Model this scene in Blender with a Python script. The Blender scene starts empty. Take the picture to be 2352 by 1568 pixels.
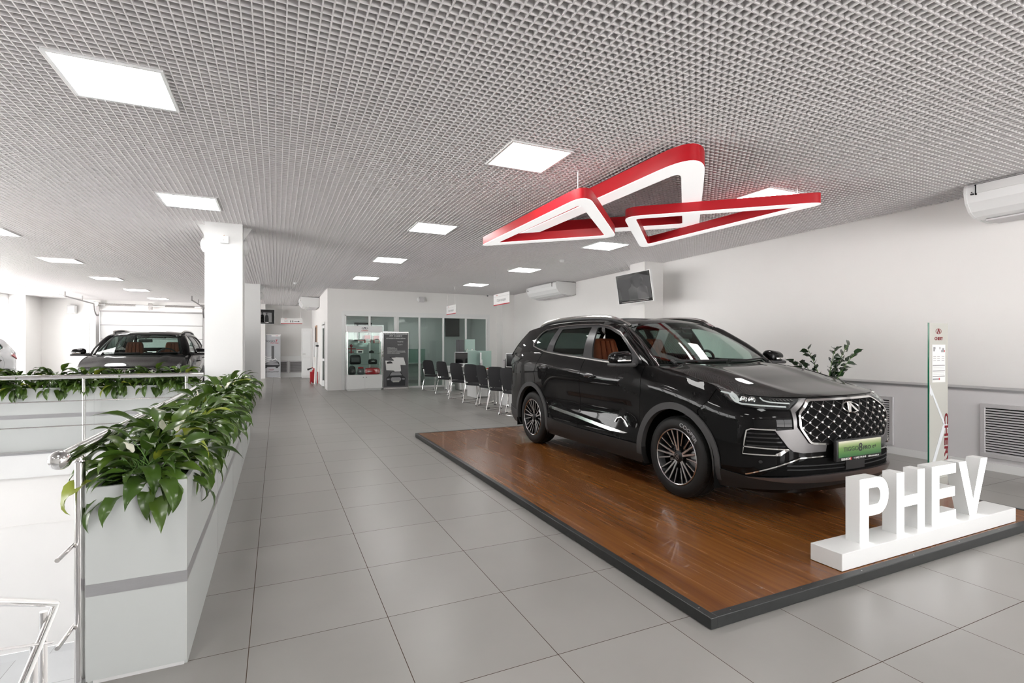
import bpy, bmesh, math, random
from mathutils import Vector, Matrix
from mathutils.geometry import delaunay_2d_cdt
random.seed(7)
PI = math.pi
C = bpy.context.scene.collection
R = math.radians
H = 1.35            # eye height
U = H/2.1848        # floor tile
CE = 3.108          # ceiling
YAW = 0.4271
# ------------------------------------------------------------------ materials
def mat(name, col, rough=.5, metal=0., coat=0., emit=None, es=0., trans=0., ior=1.45, spec=.5, alpha=1.):
    m = bpy.data.materials.new(name); m.use_nodes = True
    b = m.node_tree.nodes['Principled BSDF']
    b.inputs['Base Color'].default_value = (*col, 1)
    b.inputs['Roughness'].default_value = rough
    b.inputs['Metallic'].default_value = metal
    b.inputs['Coat Weight'].default_value = coat
    b.inputs['Coat Roughness'].default_value = .02
    b.inputs['Specular IOR Level'].default_value = spec
    b.inputs['IOR'].default_value = ior
    b.inputs['Transmission Weight'].default_value = trans
    b.inputs['Alpha'].default_value = alpha
    if emit: b.inputs['Emission Color'].default_value = (*emit, 1); b.inputs['Emission Strength'].default_value = es
    return m
def noisy(m, scale=8., amt=.06, rough_amt=0., coord='Object', detail=4., stretch=None, bump=0.):
    nt = m.node_tree; b = nt.nodes['Principled BSDF']; N = nt.nodes.new; L = nt.links.new
    tc = N('ShaderNodeTexCoord'); mp = N('ShaderNodeMapping'); no = N('ShaderNodeTexNoise')
    L(tc.outputs[coord], mp.inputs[0]); L(mp.outputs[0], no.inputs['Vector'])
    if stretch: mp.inputs['Scale'].default_value = stretch
    no.inputs['Scale'].default_value = scale; no.inputs['Detail'].default_value = detail
    col = b.inputs['Base Color'].default_value[:3]
    mx = N('ShaderNodeMix'); mx.data_type = 'RGBA'
    mx.inputs[6].default_value = (*[c*(1-amt) for c in col], 1); mx.inputs[7].default_value = (*[min(1, c*(1+amt)) for c in col], 1)
    L(no.outputs['Fac'], mx.inputs[0]); L(mx.outputs[2], b.inputs['Base Color'])
    if rough_amt:
        mr = N('ShaderNodeMapRange'); r = b.inputs['Roughness'].default_value
        mr.inputs['To Min'].default_value = max(0, r-rough_amt); mr.inputs['To Max'].default_value = r+rough_amt
        L(no.outputs['Fac'], mr.inputs[0]); L(mr.outputs[0], b.inputs['Roughness'])
    if bump:
        bp = N('ShaderNodeBump'); bp.inputs['Strength'].default_value = bump; bp.inputs['Distance'].default_value = .002
        L(no.outputs['Fac'], bp.inputs['Height']); L(bp.outputs[0], b.inputs['Normal'])
    return m
M = {}
M['wall'] = noisy(mat('wall_paint', (.80, .79, .775), .55), 3, .015)
M['wallgrey'] = noisy(mat('wall_panel_grey', (.66, .65, .66), .5), 3, .02)
M['white'] = noisy(mat('white_laminate', (.76, .765, .76), .35), 5, .01)
M['whitegloss'] = noisy(mat('white_plastic', (.80, .81, .81), .25), 5, .01)
M['panel'] = noisy(mat('planter_laminate', (.52, .54, .53), .38), 4, .015)
M['stripe'] = noisy(mat('brushed_metal_strip', (.42, .42, .43), .35, .6), 40, .05, stretch=(1, 1, 12))
M['slat'] = noisy(mat('ceiling_slat', (.74, .722, .722), .45), 3, .01)
M['plenum'] = noisy(mat('plenum', (.16, .14, .14), .9), 2, .08)
M['chrome'] = noisy(mat('chrome', (.82, .81, .80), .09, 1.), 30, .02)
M['steel'] = noisy(mat('polished_steel', (.72, .70, .69), .16, 1.), 30, .02)
M['darksteel'] = noisy(mat('dark_track_steel', (.30, .29, .29), .4, .8), 20, .05)
M['black'] = noisy(mat('black_plastic', (.015, .015, .016), .45), 20, .1)
M['blackgloss'] = noisy(mat('black_gloss_plastic', (.006, .006, .007), .12, coat=.6), 20, .1)
M['mattblack'] = noisy(mat('matt_black', (.006, .006, .006), .9, spec=.1), 20, .1)
M['clad'] = noisy(mat('grey_cladding', (.045, .045, .046), .5), 60, .08)
M['sill'] = noisy(mat('dark_sill_cladding', (.012, .0115, .0115), .5), 60, .08)
M['lampgrey'] = noisy(mat('lamp_housing', (.07, .07, .072), .2, .6, coat=.5), 60, .3)
M['satin'] = noisy(mat('satin_dark_metal', (.16, .155, .155), .33, .75), 60, .04)
M['trimgrey'] = noisy(mat('pillar_trim', (.040, .040, .042), .28, .2), 60, .04)
M['paint'] = noisy(mat('black_car_paint', (.0022, .0021, .0022), .5, coat=.85, spec=.05), 40, .05); M['paint'].node_tree.nodes['Principled BSDF'].inputs['Coat IOR'].default_value = 1.33
M['paintw'] = noisy(mat('white_car_paint', (.40, .41, .43), .2, coat=1.), 40, .01)
M['rubber'] = noisy(mat('tyre_rubber', (.0065, .0065, .0065), .6), 60, .15, bump=.2)
M['rimface'] = noisy(mat('machined_alloy', (.62, .60, .60), .22, 1.), 60, .03)
M['rimdark'] = noisy(mat('dark_alloy', (.012, .012, .013), .3, .4), 60, .1)
M['disc'] = noisy(mat('brake_metal', (.35, .35, .35), .4, 1.), 60, .1)
M['skid'] = noisy(mat('bronze_grey_skid', (.17, .145, .14), .3, .8), 40, .04)
M['brown'] = noisy(mat('cognac_leather', (.23, .055, .022), .5), 30, .12, bump=.15)
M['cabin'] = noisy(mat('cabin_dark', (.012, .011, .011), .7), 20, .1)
M['red'] = noisy(mat('red_lacquer', (.46, .008, .016), .38), 12, .03)
M['redsign'] = noisy(mat('red_sign', (.50, .02, .03), .5), 12, .03)
M['darkred'] = noisy(mat('dark_red_lettering', (.20, .006, .012), .4), 12, .03)
M['green'] = noisy(mat('leaf_green', (.060, .115, .014), .30, coat=.12), 9, .55, detail=3, bump=.25)
def island(m, cols):
    nt = m.node_tree; N = nt.nodes.new; L = nt.links.new; g = N('ShaderNodeNewGeometry'); cr = N('ShaderNodeValToRGB'); L(g.outputs['Random Per Island'], cr.inputs[0]); e = cr.color_ramp.elements
    e[0].color = (*cols[0], 1); e[1].color = (*cols[-1], 1)
    for i, c in enumerate(cols[1:-1]): k = e.new((i+1)/(len(cols)-1)); k.color = (*c, 1)
    b = nt.nodes['Principled BSDF']; old = b.inputs['Base Color'].links[0].from_node; mx = N('ShaderNodeMix'); mx.data_type = 'RGBA'; mx.inputs[0].default_value = .6
    L(old.outputs[2], mx.inputs[6]); L(cr.outputs[0], mx.inputs[7]); L(mx.outputs[2], b.inputs['Base Color']); return m
island(M['green'], [(.022, .055, .010), (.045, .095, .014), (.07, .13, .018), (.035, .075, .012), (.10, .16, .02)])
M['greenlt'] = noisy(mat('leaf_yellow_green', (.26, .31, .035), .35), 9, .3)
M['spathe'] = noisy(mat('white_spathe', (.75, .74, .62), .5), 9, .08)
M['stem'] = noisy(mat('leaf_stem', (.10, .20, .04), .5), 9, .2)
M['soil'] = noisy(mat('soil', (.018, .014, .010), .95), 30, .5)
M['fabric'] = noisy(mat('black_fabric', (.016, .016, .018), .8), 80, .2)
M['paper'] = noisy(mat('paper', (.80, .80, .79), .6), 20, .01)
M['ink'] = noisy(mat('ink', (.03, .03, .033), .6), 20, .05)
M['inkgrey'] = noisy(mat('ink_grey', (.30, .30, .31), .6), 20, .05)
M['bannergrey'] = noisy(mat('banner_grey', (.10, .10, .105), .5), 2, .35)
M['bannersilver'] = noisy(mat('banner_silver', (.42, .43, .45), .5), 2, .25)
M['cream'] = noisy(mat('totem_cream', (.50, .50, .46), .25), 4, .02)
M['bagray'] = noisy(mat('bag_grey', (.09, .09, .095), .7), 40, .15)
M['plategreen'] = None
def glass(name, tint, fres=.9, rough=0., dens=0.):
    """thin pane: transparent tint mixed with a mirror reflection by Fresnel"""
    m = bpy.data.materials.new(name); m.use_nodes = True; nt = m.node_tree; nt.nodes.clear(); N = nt.nodes.new; L = nt.links.new
    o = N('ShaderNodeOutputMaterial'); mx = N('ShaderNodeMixShader'); t = N('ShaderNodeBsdfTransparent'); g = N('ShaderNodeBsdfGlossy'); lw = N('ShaderNodeLayerWeight')
    t.inputs[0].default_value = (*tint, 1); g.inputs[0].default_value = (fres, fres, fres, 1); g.inputs['Roughness'].default_value = rough; lw.inputs[0].default_value = .5
    pw = N('ShaderNodeMath'); pw.operation = 'POWER'; pw.inputs[1].default_value = 5; L(lw.outputs['Facing'], pw.inputs[0])
    no = N('ShaderNodeTexNoise'); no.inputs['Scale'].default_value = 2.; mr = N('ShaderNodeMapRange'); mr.inputs['To Min'].default_value = .028; mr.inputs['To Max'].default_value = .036; L(no.outputs['Fac'], mr.inputs[0])
    f = N('ShaderNodeMath'); f.operation = 'MULTIPLY_ADD'; f.inputs[1].default_value = .8; L(pw.outputs[0], f.inputs[0]); L(mr.outputs[0], f.inputs[2])
    L(f.outputs[0], mx.inputs[0]); L(t.outputs[0], mx.inputs[1]); L(g.outputs[0], mx.inputs[2])
    if dens:
        d = N('ShaderNodeBsdfDiffuse'); d.inputs[0].default_value = (*[min(1, c*1.0) for c in tint], 1); m2 = N('ShaderNodeMixShader'); m2.inputs[0].default_value = dens
        L(mx.outputs[0], m2.inputs[1]); L(d.outputs[0], m2.inputs[2]); L(m2.outputs[0], o.inputs[0])
    else: L(mx.outputs[0], o.inputs[0])
    return m
M['glass'] = glass('clear_glass', (.90, .95, .93))
M['winglass'] = glass('window_pane_glass', (.975, .975, .975))
M['officeglass'] = glass('office_glass', (.74, .82, .79))
M['windscreen'] = glass('windscreen_glass', (.80, .88, .85))
M['tint'] = glass('tinted_glass', (.34, .40, .38))
M['lens'] = glass('lamp_lens', (.90, .92, .92))
M['frost'] = glass('frosted_green_glass', (.60, .75, .70), dens=.55)
def emitter(name, col, s):
    m = mat(name, (.9, .9, .9), .5, emit=col, es=s); noisy(m, 3, .01); return m
M['lamp'] = emitter('lamp_diffuser', (1, .985, .96), 14.)
M['pend'] = emitter('pendant_diffuser', (1, .99, .98), .42)
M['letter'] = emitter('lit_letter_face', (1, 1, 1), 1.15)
def image_mat(name, col, s): return noisy(mat(name, col, .5, emit=col, es=s), 5, .1)
# floor tiles
def tile_mat(name, base, grout, x0, y0, rough=.3):
    m = mat(name, base, rough); nt = m.node_tree; b = nt.nodes['Principled BSDF']; N = nt.nodes.new; L = nt.links.new
    g = N('ShaderNodeNewGeometry'); sx = N('ShaderNodeSeparateXYZ'); L(g.outputs['Position'], sx.inputs[0])
    ds = []; fl = []
    for ax, off in (('X', x0), ('Y', y0)):
        a = N('ShaderNodeMath'); a.operation = 'SUBTRACT'; a.inputs[1].default_value = off; L(sx.outputs[ax], a.inputs[0])
        d = N('ShaderNodeMath'); d.operation = 'DIVIDE'; d.inputs[1].default_value = U; L(a.outputs[0], d.inputs[0])
        f = N('ShaderNodeMath'); f.operation = 'FLOOR'; L(d.outputs[0], f.inputs[0]); fl.append(f)
        p = N('ShaderNodeMath'); p.operation = 'PINGPONG'; p.inputs[1].default_value = .5; L(d.outputs[0], p.inputs[0]); ds.append(p)
    mn = N('ShaderNodeMath'); mn.operation = 'MINIMUM'; L(ds[0].outputs[0], mn.inputs[0]); L(ds[1].outputs[0], mn.inputs[1])
    lt = N('ShaderNodeMath'); lt.operation = 'LESS_THAN'; lt.inputs[1].default_value = .0028; L(mn.outputs[0], lt.inputs[0])
    cb = N('ShaderNodeCombineXYZ'); L(fl[0].outputs[0], cb.inputs[0]); L(fl[1].outputs[0], cb.inputs[1])
    wn = N('ShaderNodeTexWhiteNoise'); L(cb.outputs[0], wn.inputs[0])
    no = N('ShaderNodeTexNoise'); no.inputs['Scale'].default_value = 2.2; no.inputs['Detail'].default_value = 5; L(g.outputs['Position'], no.inputs['Vector'])
    ad = N('ShaderNodeMath'); ad.operation = 'MULTIPLY_ADD'; ad.inputs[1].default_value = .35; L(wn.outputs[0], ad.inputs[0]); L(no.outputs['Fac'], ad.inputs[2])
    mx = N('ShaderNodeMix'); mx.data_type = 'RGBA'
    mx.inputs[6].default_value = (*[c*.90 for c in base], 1); mx.inputs[7].default_value = (*[c*1.12 for c in base], 1); L(ad.outputs[0], mx.inputs[0])
    m2 = N('ShaderNodeMix'); m2.data_type = 'RGBA'; m2.inputs[7].default_value = (*grout, 1); L(lt.outputs[0], m2.inputs[0]); L(mx.outputs[2], m2.inputs[6]); L(m2.outputs[2], b.inputs['Base Color'])
    mr = N('ShaderNodeMapRange'); mr.inputs['To Min'].default_value = rough-.05; mr.inputs['To Max'].default_value = rough+.08; L(no.outputs['Fac'], mr.inputs[0])
    m3 = N('ShaderNodeMath'); m3.operation = 'MAXIMUM'; L(mr.outputs[0], m3.inputs[0]); L(lt.outputs[0], m3.inputs[1]); L(m3.outputs[0], b.inputs['Roughness'])
    bp = N('ShaderNodeBump'); bp.invert = True; bp.inputs['Strength'].default_value = .4; bp.inputs['Distance'].default_value = .002; L(lt.outputs[0], bp.inputs['Height']); L(bp.outputs[0], b.inputs['Normal'])
    return m
M['tile'] = tile_mat('grey_floor_tile', (.30, .290, .275), (.07, .045, .03), -.112, 2.544)
M['tilelow'] = tile_mat('lower_floor_tile', (.55, .56, .57), (.25, .25, .26), -.112, 2.544)
def wood_mat():
    m = mat('wood_laminate', (.2, .06, .02), .22, coat=.2); nt = m.node_tree; b = nt.nodes['Principled BSDF']; N = nt.nodes.new; L = nt.links.new
    g = N('ShaderNodeNewGeometry'); mp = N('ShaderNodeMapping'); L(g.outputs['Position'], mp.inputs[0]); mp.inputs['Rotation'].default_value = (0, 0, R(90))
    br = N('ShaderNodeTexBrick'); L(mp.outputs[0], br.inputs[0]); br.offset = .37; br.inputs['Scale'].default_value = 1; br.inputs['Brick Width'].default_value = 1.28; br.inputs['Row Height'].default_value = .128
    br.inputs['Mortar Size'].default_value = .0009; br.inputs['Color1'].default_value = (0, 0, 0, 1); br.inputs['Color2'].default_value = (1, 1, 1, 1); br.inputs['Mortar'].default_value = (.35, .35, .35, 1); br.inputs['Bias'].default_value = 0.
    mp2 = N('ShaderNodeMapping'); mp2.inputs['Scale'].default_value = (12, .42, 9); L(g.outputs['Position'], mp2.inputs[0])
    no = N('ShaderNodeTexNoise'); no.inputs['Scale'].default_value = 2.4; no.inputs['Detail'].default_value = 8; no.inputs['Distortion'].default_value = .6; L(mp2.outputs[0], no.inputs['Vector'])
    ad = N('ShaderNodeMath'); ad.operation = 'MULTIPLY_ADD'; ad.inputs[1].default_value = .20; L(br.outputs['Color'], ad.inputs[0])
    sc = N('ShaderNodeMath'); sc.operation = 'MULTIPLY'; sc.inputs[1].default_value = .95; L(no.outputs['Fac'], sc.inputs[0]); L(sc.outputs[0], ad.inputs[2])
    cr = N('ShaderNodeValToRGB'); L(ad.outputs[0], cr.inputs[0]); e = cr.color_ramp.elements
    e[0].position = .18; e[0].color = (.095, .032, .009, 1); e[1].position = .95; e[1].color = (.31, .125, .035, 1)
    k = e.new(.45); k.color = (.160, .055, .014, 1); k = e.new(.68); k.color = (.22, .082, .020, 1)
    L(cr.outputs[0], b.inputs['Base Color'])
    mr = N('ShaderNodeMapRange'); mr.inputs['To Min'].default_value = .18; mr.inputs['To Max'].default_value = .33; L(no.outputs['Fac'], mr.inputs[0]); L(mr.outputs[0], b.inputs['Roughness'])
    return m
M['wood'] = wood_mat()
def plate_mat():
    m = mat('green_plate', (.05, .25, .08), .3); nt = m.node_tree; b = nt.nodes['Principled BSDF']; N = nt.nodes.new; L = nt.links.new
    tc = N('ShaderNodeTexCoord'); sx = N('ShaderNodeSeparateXYZ'); L(tc.outputs['Object'], sx.inputs[0])
    mr = N('ShaderNodeMapRange'); mr.inputs['From Min'].default_value = .465; mr.inputs['From Max'].default_value = .590; L(sx.outputs[2], mr.inputs[0])
    cr = N('ShaderNodeValToRGB'); L(mr.outputs[0], cr.inputs[0]); e = cr.color_ramp.elements
    e[0].color = (.035, .15, .055, 1); e[1].color = (.62, .60, .50, 1); k = e.new(.62); k.color = (.14, .25, .07, 1); k = e.new(.85); k.color = (.36, .40, .22, 1)
    L(cr.outputs[0], b.inputs['Base Color']); return m
M['plategreen'] = plate_mat()
# ------------------------------------------------------------------ object helpers
def link(name, me, m, parent=None, loc=None):
    if m is not None:
        for x in (m if isinstance(m, (list, tuple)) else [m]): me.materials.append(x)
    o = bpy.data.objects.new(name, me); C.objects.link(o)
    if parent is not None: o.parent = parent
    if loc: o.location = loc
    return o
def mesh(name, vs, fs, m, parent=None, smooth=False, recalc=False, ang=35, weld=False, mids=None):
    me = bpy.data.meshes.new(name); me.from_pydata(vs, [], fs)
    if mids:
        for p, i in zip(me.polygons, mids): p.material_index = i
    if recalc or weld:
        bm = bmesh.new(); bm.from_mesh(me)
        if weld: bmesh.ops.remove_doubles(bm, verts=bm.verts, dist=1e-5)
        if recalc: bmesh.ops.recalc_face_normals(bm, faces=bm.faces)
        bm.to_mesh(me); bm.free()
    if smooth:
        me.polygons.foreach_set('use_smooth', [True]*len(me.polygons)); me.set_sharp_from_angle(angle=R(ang))
    me.update(); return link(name, me, m, parent)
JIT = [0]   # tiny size differences keep touching boxes from sharing a plane
class MB:
    """collects shapes for ONE mesh"""
    def __init__(s): s.v = []; s.f = []; s.mi = []; s.cur = 0
    def add(s, vs, fs):
        n = len(s.v); s.v += [tuple(v) for v in vs]; s.f += [[i+n for i in f] for f in fs]; s.mi += [s.cur]*len(fs); return s
    def box(s, x0, x1, y0, y1, z0, z1):
        JIT[0] = (JIT[0]+1) % 7; e = JIT[0]*.00007; x0 += e; x1 -= e; y0 += e; y1 -= e; z0 += e; z1 -= e
        return s.add([(x0, y0, z0), (x1, y0, z0), (x1, y1, z0), (x0, y1, z0), (x0, y0, z1), (x1, y0, z1), (x1, y1, z1), (x0, y1, z1)],
              [[3, 2, 1, 0], [4, 5, 6, 7], [0, 1, 5, 4], [1, 2, 6, 5], [2, 3, 7, 6], [3, 0, 4, 7]])
    def rbox(s, x0, x1, y0, y1, z0, z1, b=.01, seg=3):
        bm = bmesh.new(); bmesh.ops.create_cube(bm, size=1)
        JIT[0] = (JIT[0]+1) % 7; e = JIT[0]*.00007; x0 += e; x1 -= e; y0 += e; y1 -= e; z0 += e; z1 -= e
        for v in bm.verts: v.co = ((x0+x1)/2+v.co.x*(x1-x0), (y0+y1)/2+v.co.y*(y1-y0), (z0+z1)/2+v.co.z*(z1-z0))
        bmesh.ops.bevel(bm, geom=bm.edges[:], offset=b, segments=seg, profile=.5, affect='EDGES')
        bm.verts.index_update(); s.add([v.co[:] for v in bm.verts], [[v.index for v in f.verts] for f in bm.faces]); bm.free(); return s
    def tube(s, pts, r, n=10, caps=True, closed=False):
        P = [Vector(p) for p in pts]; N = len(P); vs = []; fs = []; prev = None
        for i, p in enumerate(P):
            if closed: d = (P[(i+1) % N]-P[i-1])
            else: d = (P[min(i+1, N-1)]-P[max(i-1, 0)])
            d.normalize()
            if prev is None: a = d.orthogonal().normalized()
            else: a = (prev-d*prev.dot(d)).normalized()
            prev = a; b = d.cross(a); rr = r[i] if isinstance(r, (list, tuple)) else r
            vs += [p+a*math.cos(2*PI*k/n)*rr+b*math.sin(2*PI*k/n)*rr for k in range(n)]
        for i in range(N if closed else N-1):
            j = (i+1) % N
            for k in range(n): fs.append([i*n+k, i*n+(k+1) % n, j*n+(k+1) % n, j*n+k])
        if caps and not closed: fs.append(list(range(n))[::-1]); fs.append([(N-1)*n+k for k in range(n)])
        return s.add(vs, fs)
    def lathe(s, prof, n=24, M4=None, c=(0, 0, 0), caps=True):
        """prof = [(r,h)], axis z then matrix"""
        M4 = M4 or Matrix.Identity(4); vs = []; fs = []
        for r, h in prof: vs += [M4 @ Vector((r*math.cos(2*PI*k/n), r*math.sin(2*PI*k/n), h))+Vector(c) for k in range(n)]
        for i in range(len(prof)-1):
            for k in range(n): fs.append([i*n+k, i*n+(k+1) % n, (i+1)*n+(k+1) % n, (i+1)*n+k])
        if caps and prof[0][0] > 1e-6: fs.append(list(range(n))[::-1])
        if caps and prof[-1][0] > 1e-6: fs.append([(len(prof)-1)*n+k for k in range(n)])
        return s.add(vs, fs)
    def prism(s, poly, f3, h0, h1):
        """poly 2D -> f3(u,v,h)"""
        n = len(poly); return s.add([f3(u, v, h0) for u, v in poly]+[f3(u, v, h1) for u, v in poly],
              [list(range(n))[::-1], [n+i for i in range(n)]]+[[i, (i+1) % n, n+(i+1) % n, n+i] for i in range(n)])
    def xf(s, M4): s.v = [tuple(M4 @ Vector(v)) for v in s.v]; return s
    def obj(s, name, m, parent=None, smooth=False, recalc=False, ang=35):
        return mesh(name, s.v, s.f, m, parent, smooth, recalc, ang, mids=s.mi if isinstance(m, (list, tuple)) else None)
def tag(o, label, cat, group=None, kind=None):
    o['label'] = label; o['category'] = cat
    if group: o['group'] = group
    if kind: o['kind'] = kind
    return o
def empty(name, label, cat, loc=(0, 0, 0), rz=0, group=None):
    o = bpy.data.objects.new(name, None); C.objects.link(o); o.location = loc; o.rotation_euler = (0, 0, rz); o.empty_display_size = .1
    return tag(o, label, cat, group)
def struct(o): o['kind'] = 'structure'; return o
def kids(o): return [c for c in C.objects if c.parent == o]
KIDS = {}
def index():
    KIDS.clear()
    for c in C.objects:
        if c.parent: KIDS.setdefault(c.parent.name, []).append(c)
def copy_tree(o, parent=None):
    c = o.copy(); C.objects.link(c)
    if parent is not None: c.parent = parent; c.matrix_parent_inverse = o.matrix_parent_inverse
    for ch in KIDS.get(o.name, []): copy_tree(ch, c)
    return c
def relabel(o, label, group=None):
    o['label'] = label
    if group: o['group'] = group
    return o
TXT = {}
def text(body, size, f3, m, name, parent, ext=.001, align='CENTER', bold=0., sx=1., h=0.):
    """lettering as a mesh; f3(u,v,h)->3D"""
    cu = bpy.data.curves.new('t', 'FONT'); cu.body = body; cu.size = size; cu.align_x = align; cu.align_y = 'CENTER'; cu.extrude = ext; cu.offset = bold; cu.resolution_u = 3
    o = bpy.data.objects.new('t', cu); C.objects.link(o); bpy.context.view_layer.update()
    me = bpy.data.meshes.new_from_object(o.evaluated_get(bpy.context.evaluated_depsgraph_get())); bpy.data.objects.remove(o); bpy.data.curves.remove(cu)
    for v in me.vertices: v.co = Vector(f3(v.co.x*sx, v.co.y, v.co.z+h+ext))
    me.name = name; me.materials.clear(); return link(name, me, m, parent)
def plane_f(o, ux, uy=(0, 0, 1)):
    o = Vector(o); ux = Vector(ux).normalized(); uy = Vector(uy).normalized(); n = ux.cross(uy)
    return lambda u, v, h: tuple(o+ux*u+uy*v+n*h)
def inpoly(x, y, P):
    c = False; j = len(P)-1
    for i in range(len(P)):
        if (P[i][1] > y) != (P[j][1] > y) and x < (P[j][0]-P[i][0])*(y-P[i][1])/(P[j][1]-P[i][1])+P[i][0]: c = not c
        j = i
    return c
def resample(P, d, closed=True):
    out = []; n = len(P)
    for i in range(n if closed else n-1):
        a, b = P[i], P[(i+1) % n]; k = max(1, math.ceil(math.dist(a, b)/d))
        out += [(a[0]+(b[0]-a[0])*t/k, a[1]+(b[1]-a[1])*t/k) for t in range(k)]
    if not closed: out.append(tuple(P[-1]))
    return out
def patch(name, outer, surf, m, parent=None, holes=(), th=.012, sp=.04, off=0., smooth=True, mb=None, ang=38, front_only=False):
    """dense triangulated patch of polygon on surf(u,v,off), given thickness"""
    loops = [resample(outer, sp)]+[resample(h, sp) for h in holes]
    V = []; E = []
    for L in loops:
        n0 = len(V); V += L; E += [(n0+i, n0+(i+1) % len(L)) for i in range(len(L))]
    xs = [p[0] for p in outer]; ys = [p[1] for p in outer]
    bnd = list(V)
    cell = {}
    for p in bnd: cell.setdefault((int(p[0]//sp), int(p[1]//sp)), []).append(p)
    y = math.floor(min(ys)/sp)*sp
    while y < max(ys):
        x = math.floor(min(xs)/sp)*sp
        while x < max(xs):
            if inpoly(x, y, outer) and not any(inpoly(x, y, h) for h in holes):
                ci, cj = int(x//sp), int(y//sp); ok = True
                for a in (-1, 0, 1):
                    for b in (-1, 0, 1):
                        for p in cell.get((ci+a, cj+b), ()):
                            if abs(p[0]-x)+abs(p[1]-y) < sp*.45: ok = False
                if ok: V.append((x, y))
            x += sp
        y += sp
    r = delaunay_2d_cdt([Vector(p) for p in V], E, [], 0, 1e-6)
    v2, f2 = r[0], r[2]; F = []
    for f in f2:
        cx = sum(v2[i].x for i in f)/len(f); cy = sum(v2[i].y for i in f)/len(f)
        if inpoly(cx, cy, outer) and not any(inpoly(cx, cy, h) for h in holes): F.append(list(f))
    n = len(v2); vs = [surf(p.x, p.y, off) for p in v2]; fs = list(F)
    if not front_only:
        vs += [surf(p.x, p.y, off-th) for p in v2]
        ec = {}
        for f in F:
            for i in range(len(f)): ec.setdefault(frozenset((f[i], f[(i+1) % len(f)])), []).append((f[i], f[(i+1) % len(f)]))
        fs += [[i+n for i in f][::-1] for f in F]
        for e in ec.values():
            if len(e) == 1: a, b = e[0]; fs.append([b, a, a+n, b+n])
    if mb is not None: mb.add(vs, fs); return mb
    return mesh(name, vs, fs, m, parent, smooth, True, ang)
def ribbon(P, w, closed=False):
    """polygon of constant width along a polyline"""
    L = []; Rr = []; n = len(P)
    for i in range(n):
        a = P[i-1] if (i or closed) else P[i]; b = P[(i+1) % n] if (i < n-1 or closed) else P[i]
        dx, dy = b[0]-a[0], b[1]-a[1]; l = math.hypot(dx, dy); nx, ny = -dy/l, dx/l
        L.append((P[i][0]+nx*w/2, P[i][1]+ny*w/2)); Rr.append((P[i][0]-nx*w/2, P[i][1]-ny*w/2))
    return (L, Rr) if closed else L+Rr[::-1]
def inset_poly(P, d):
    n = len(P); out = []
    A = sum(P[i][0]*P[(i+1) % n][1]-P[(i+1) % n][0]*P[i][1] for i in range(n))
    sg = 1 if A > 0 else -1
    for i in range(n):
        a, b, c = P[i-1], P[i], P[(i+1) % n]
        e1 = Vector((b[0]-a[0], b[1]-a[1])).normalized(); e2 = Vector((c[0]-b[0], c[1]-b[1])).normalized()
        n1 = Vector((-e1.y, e1.x))*sg; n2 = Vector((-e2.y, e2.x))*sg; m_ = (n1+n2)
        if m_.length < 1e-6: m_ = n1
        m_.normalize(); k = d/max(.35, m_.dot(n1)); out.append((b[0]+m_.x*k, b[1]+m_.y*k))
    return out
def round_poly(P, rad, seg=6):
    out = []; n = len(P)
    for i in range(n):
        a, b, c = [Vector(P[j % n]) for j in (i-1, i, i+1)]
        r = rad[i] if isinstance(rad, (list, tuple)) else rad
        u = (a-b); w = (c-b); r = min(r, u.length*.45, w.length*.45); u.normalize(); w.normalize()
        p0, p1 = b+u*r, b+w*r
        for k in range(seg+1):
            t = k/seg; q = p0*(1-t)**2+b*2*t*(1-t)+p1*t*t; out.append((q.x, q.y))
    return out
WORLD, EXPO = 7.0, 0.54

def interp(tab, x):
    if x <= tab[0][0]: return tab[0][1]
    if x >= tab[-1][0]: return tab[-1][1]
    for i in range(len(tab)-1):
        if x <= tab[i+1][0]:
            x0, y0 = tab[i]; x1, y1 = tab[i+1]
            x_, y_ = tab[max(i-1, 0)]; x2, y2 = tab[min(i+2, len(tab)-1)]
            h = x1-x0; t = (x-x0)/h
            m0 = (y1-y_)/(x1-x_) if i > 0 else (y1-y0)/h
            m1 = (y2-y0)/(x2-x0) if i+2 < len(tab) else (y1-y0)/h
            return (2*t**3-3*t*t+1)*y0+(t**3-2*t*t+t)*h*m0+(-2*t**3+3*t*t)*y1+(t**3-t*t)*h*m1
def catmull(P, n=10, closed=False):
    out = []; N = len(P)
    for i in range(N if closed else N-1):
        if closed: p = [P[(i+k-1) % N] for k in range(4)]
        else: p = [P[max(i-1, 0)], P[i], P[i+1], P[min(i+2, N-1)]]
        for k in range(n):
            t = k/n
            out.append(tuple(.5*((2*b)+(-a+c)*t+(2*a-5*b+4*c-d)*t*t+(-a+3*b-3*c+d)*t**3) for a, b, c, d in zip(*p)))
    if not closed: out.append(tuple(P[-1]))
    return out
def smooth(a, b, x):
    t = min(1, max(0, (x-a)/(b-a))); return t*t*(3-2*t)
OUTL = catmull([(-.3, -.905), (0, -.925), (.3, -.905), (.52, -.86), (.70, -.77), (.82, -.62), (.885, -.40), (.915, -.1), (.92, .5), (.922, 1.3), (.92, 2.2), (.91, 2.8),
                (.885, 3.2), (.82, 3.5), (.68, 3.66), (.4, 3.73), (0, 3.75)], 14)[14:]
CUM = [0.]
for i in range(1, len(OUTL)): CUM.append(CUM[-1]+math.dist(OUTL[i], OUTL[i-1]))
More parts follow.
